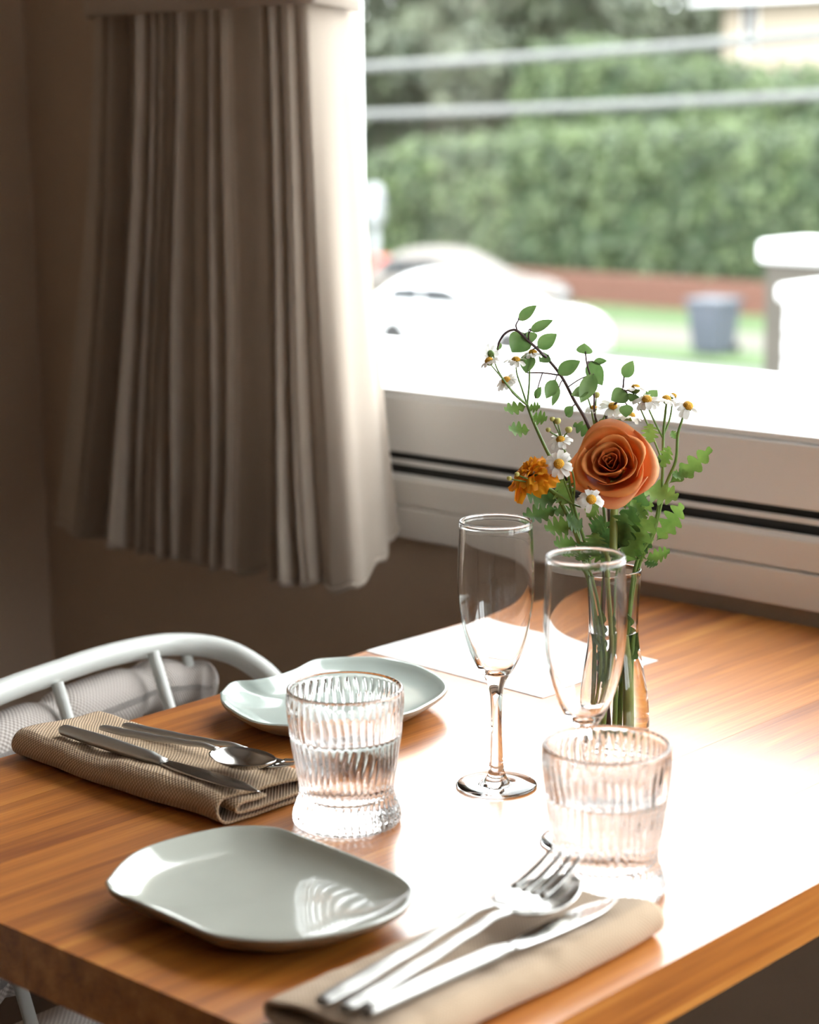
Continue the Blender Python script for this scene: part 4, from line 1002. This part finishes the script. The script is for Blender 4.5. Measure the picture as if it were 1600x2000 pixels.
# cars
def car(label, x, yr, paint, scale=1.0):
    """hatchback: tail at yr, nose towards -Y"""
    t = thing('car', label, 'car', (x, yr - 2.1, GZ + .02))
    L = 4.25; W = .86
    side = [(0.05, .62, .95), (.10, .90, .98), (.35, 1.22, .84), (.75, 1.42, .78), (1.35, 1.49, .76), (1.95, 1.47, .76), (2.40, 1.34, .79), (2.95, 1.06, .90), (3.15, .98, .96), (3.7, .90, .97), (4.05, .78, .93), (4.22, .58, .85)]
    secs = spline([Vector(p) for p in side], 4)
    V, F = [], []; n = 17
    for p in secs:
        s, top, wf_ = p.x, p.y, p.z
        belt = min(top * .98, .92); low = .22
        for k in range(n):
            a = -1 + 2 * k / (n - 1); b = abs(a)
            if b > .62: z = low + (belt - low) * (1 - (b - .62) / .38); yy = W * (1.0 - .04 * abs(z - .6))
            else:
                f = b / .62; z = belt + (top - belt) * (1 - f ** 4) ; yy = W * (f ** .8) * (1 - .20 * (1 - f) ) * (1 if top < 1.0 else (wf_ + (1 - wf_) * f ** 6))
            V.append((x + math.copysign(yy, a), yr - s, GZ + z))
    m = len(secs)
    F = [(i * n + j, i * n + j + 1, (i + 1) * n + j + 1, (i + 1) * n + j) for i in range(m - 1) for j in range(n - 1)]
    F += [(i * n, (i + 1) * n, (i + 1) * n + n - 1, i * n + n - 1) for i in range(m - 1)]
    F += [tuple(range(n)), tuple((m - 1) * n + j for j in range(n))[::-1]]
    part('body', (V, F), paint, t)
    part('side_window', ([(x - W * .935, yr - a, GZ + b) for a, b in ((.55, .97), (.72, 1.22), (1.25, 1.27), (1.35, .97))] + [(x - W * .80, yr - a, GZ + b) for a, b in ((.55, .97), (.75, 1.20), (1.25, 1.25), (1.35, .97))], [(0, 1, 2, 3), (7, 6, 5, 4), (0, 4, 5, 1), (1, 5, 6, 2), (2, 6, 7, 3), (3, 7, 4, 0)]), M_gl, t, smooth=False)
    part('side_window', ([(x - W * .935, yr - a, GZ + b) for a, b in ((1.45, .97), (1.40, 1.27), (1.95, 1.27), (2.60, .97))] + [(x - W * .80, yr - a, GZ + b) for a, b in ((1.45, .97), (1.40, 1.25), (1.95, 1.25), (2.6, .97))], [(0, 1, 2, 3), (7, 6, 5, 4), (0, 4, 5, 1), (1, 5, 6, 2), (2, 6, 7, 3), (3, 7, 4, 0)]), M_gl, t, smooth=False)
    wheel = lathe([(0, -.10), (.20, -.10), (.30, -.10), (.32, -.07), (.32, .07), (.30, .10), (.20, .10), (0, .10)], 24)
    for sx_ in (-1, 1):
        for s in (.80, 3.40):
            part('wheel', shift(wheel, (x + sx_ * (W - .10), yr - s, GZ + .34), Matrix.Rotation(PI / 2, 3, 'Y')), M_tyre, t)
    for sx_ in (-1, 1):
        part('headlight', box(x + sx_ * .55 - .14, x + sx_ * .55 + .14, yr - 4.235, yr - 4.08, GZ + .60, GZ + .72), M_grey, t, smooth=False, bevel=.02)
    return t
car('white hatchback parked on the street', 26.6, 24.75, M_carw)
car('beige car half hidden behind the white hatchback', 30.9, 28.9, M_carb)

# wheelie bin, roadside posts
bn = thing('wheelie_bin', 'dark grey wheelie bin on the verge', 'bin', (29.2, 19.65, GZ + .05))
part('bin_body', merge(([(x_, y_, z_) for z_, k in ((GZ + .08, .26), (GZ + .92, .34)) for x_, y_ in ((29.2 - k, 19.65 - k), (29.2 + k, 19.65 - k), (29.2 + k, 19.65 + k), (29.2 - k, 19.65 + k))], [(0, 3, 2, 1), (4, 5, 6, 7), (0, 1, 5, 4), (1, 2, 6, 5), (2, 3, 7, 6), (3, 0, 4, 7)])), M_bin, bn, smooth=False, bevel=.03)
part('lid', box(28.83, 29.57, 19.28, 20.02, GZ + .925, GZ + 1.0), M_bin, bn, smooth=False, bevel=.025)
part('wheel', tube([(29.5, 19.35, GZ + .14), (29.5, 19.95, GZ + .14)], .09, 14), M_tyre, bn)
ps = thing('roadside_post', 'pale grey roadside post with rounded head beside the curtain edge', 'post', (34.9, 33.0, GZ))
part('pole', tube([(34.9, 33.0, GZ + .03), (34.9, 33.0, GZ + 1.6)], .09, 12), M_grey, ps)
part('rounded_head', shift(lathe([(0, 0), (.17, .02), (.22, .2), (.22, .75), (.17, .95), (0, 1.02)], 20), (34.9, 33.0, GZ + 1.5)), M_grey, ps)
lb = thing('letter_box', 'small red box on a short post near the curtain edge', 'letter box', (33.4, 31.4, GZ))
part('pole', tube([(33.4, 31.4, GZ + .03), (33.4, 31.4, GZ + .55)], .05, 10), M_grey, lb)
part('box', box(33.15, 33.65, 31.15, 31.65, GZ + .5, GZ + .98), M_red, lb, smooth=False, bevel=.1, seg=4)

# neighbouring piers with white caps
def pier(label, x, y, w_, d_, ztop, body, capt, over):
    t = thing('garden_wall', label, 'wall', (x, y, GZ))
    part('body', box(x - w_, x + w_, y - d_, y + .0, GZ, ztop - capt), body, t, smooth=False, bevel=.01)
    part('coping', box(x - w_ - over, x + w_ + over, y - d_, y + over, ztop - capt, ztop), M_ext, t, smooth=False, bevel=.03, seg=3)
    return t
pier('grey brown wall with thick white coping at the right edge', 8.15, 5.10, .16, 5.0, .66, M_pier, .10, .03)
p2 = pier('white boarded wall with white coping in front of the grey wall', 7.15, 4.375, .12, 5.0, .565, M_ext, .07, .04)
for k in range(7):
    part('board', box(7.005, 7.03, -.6, 4.376, .455 - .09 * k, .540 - .09 * k - .05 + .045), M_ext, p2, smooth=False, bevel=.006)

# overhead cables
def cable(label, a, b, sag):
    a, b = Vector(a), Vector(b); pts = []
    for i in range(41):
        f = i / 40; p = a.lerp(b, f); p.z -= sag * 4 * f * (1 - f); pts.append(p)
    tag(part('overhead_cable', tube(pts, .026, 10), M_cable), label, 'cable', 'overhead cables outside the window')
cable('upper of two pale cables strung across outside the window', (9.0, 22.0, 1.85), (9.0, -8.0, 2.75), .75)
cable('lower of two pale cables strung across outside the window', (9.0, 22.0, 1.58), (9.0, -8.0, 2.35), .70)
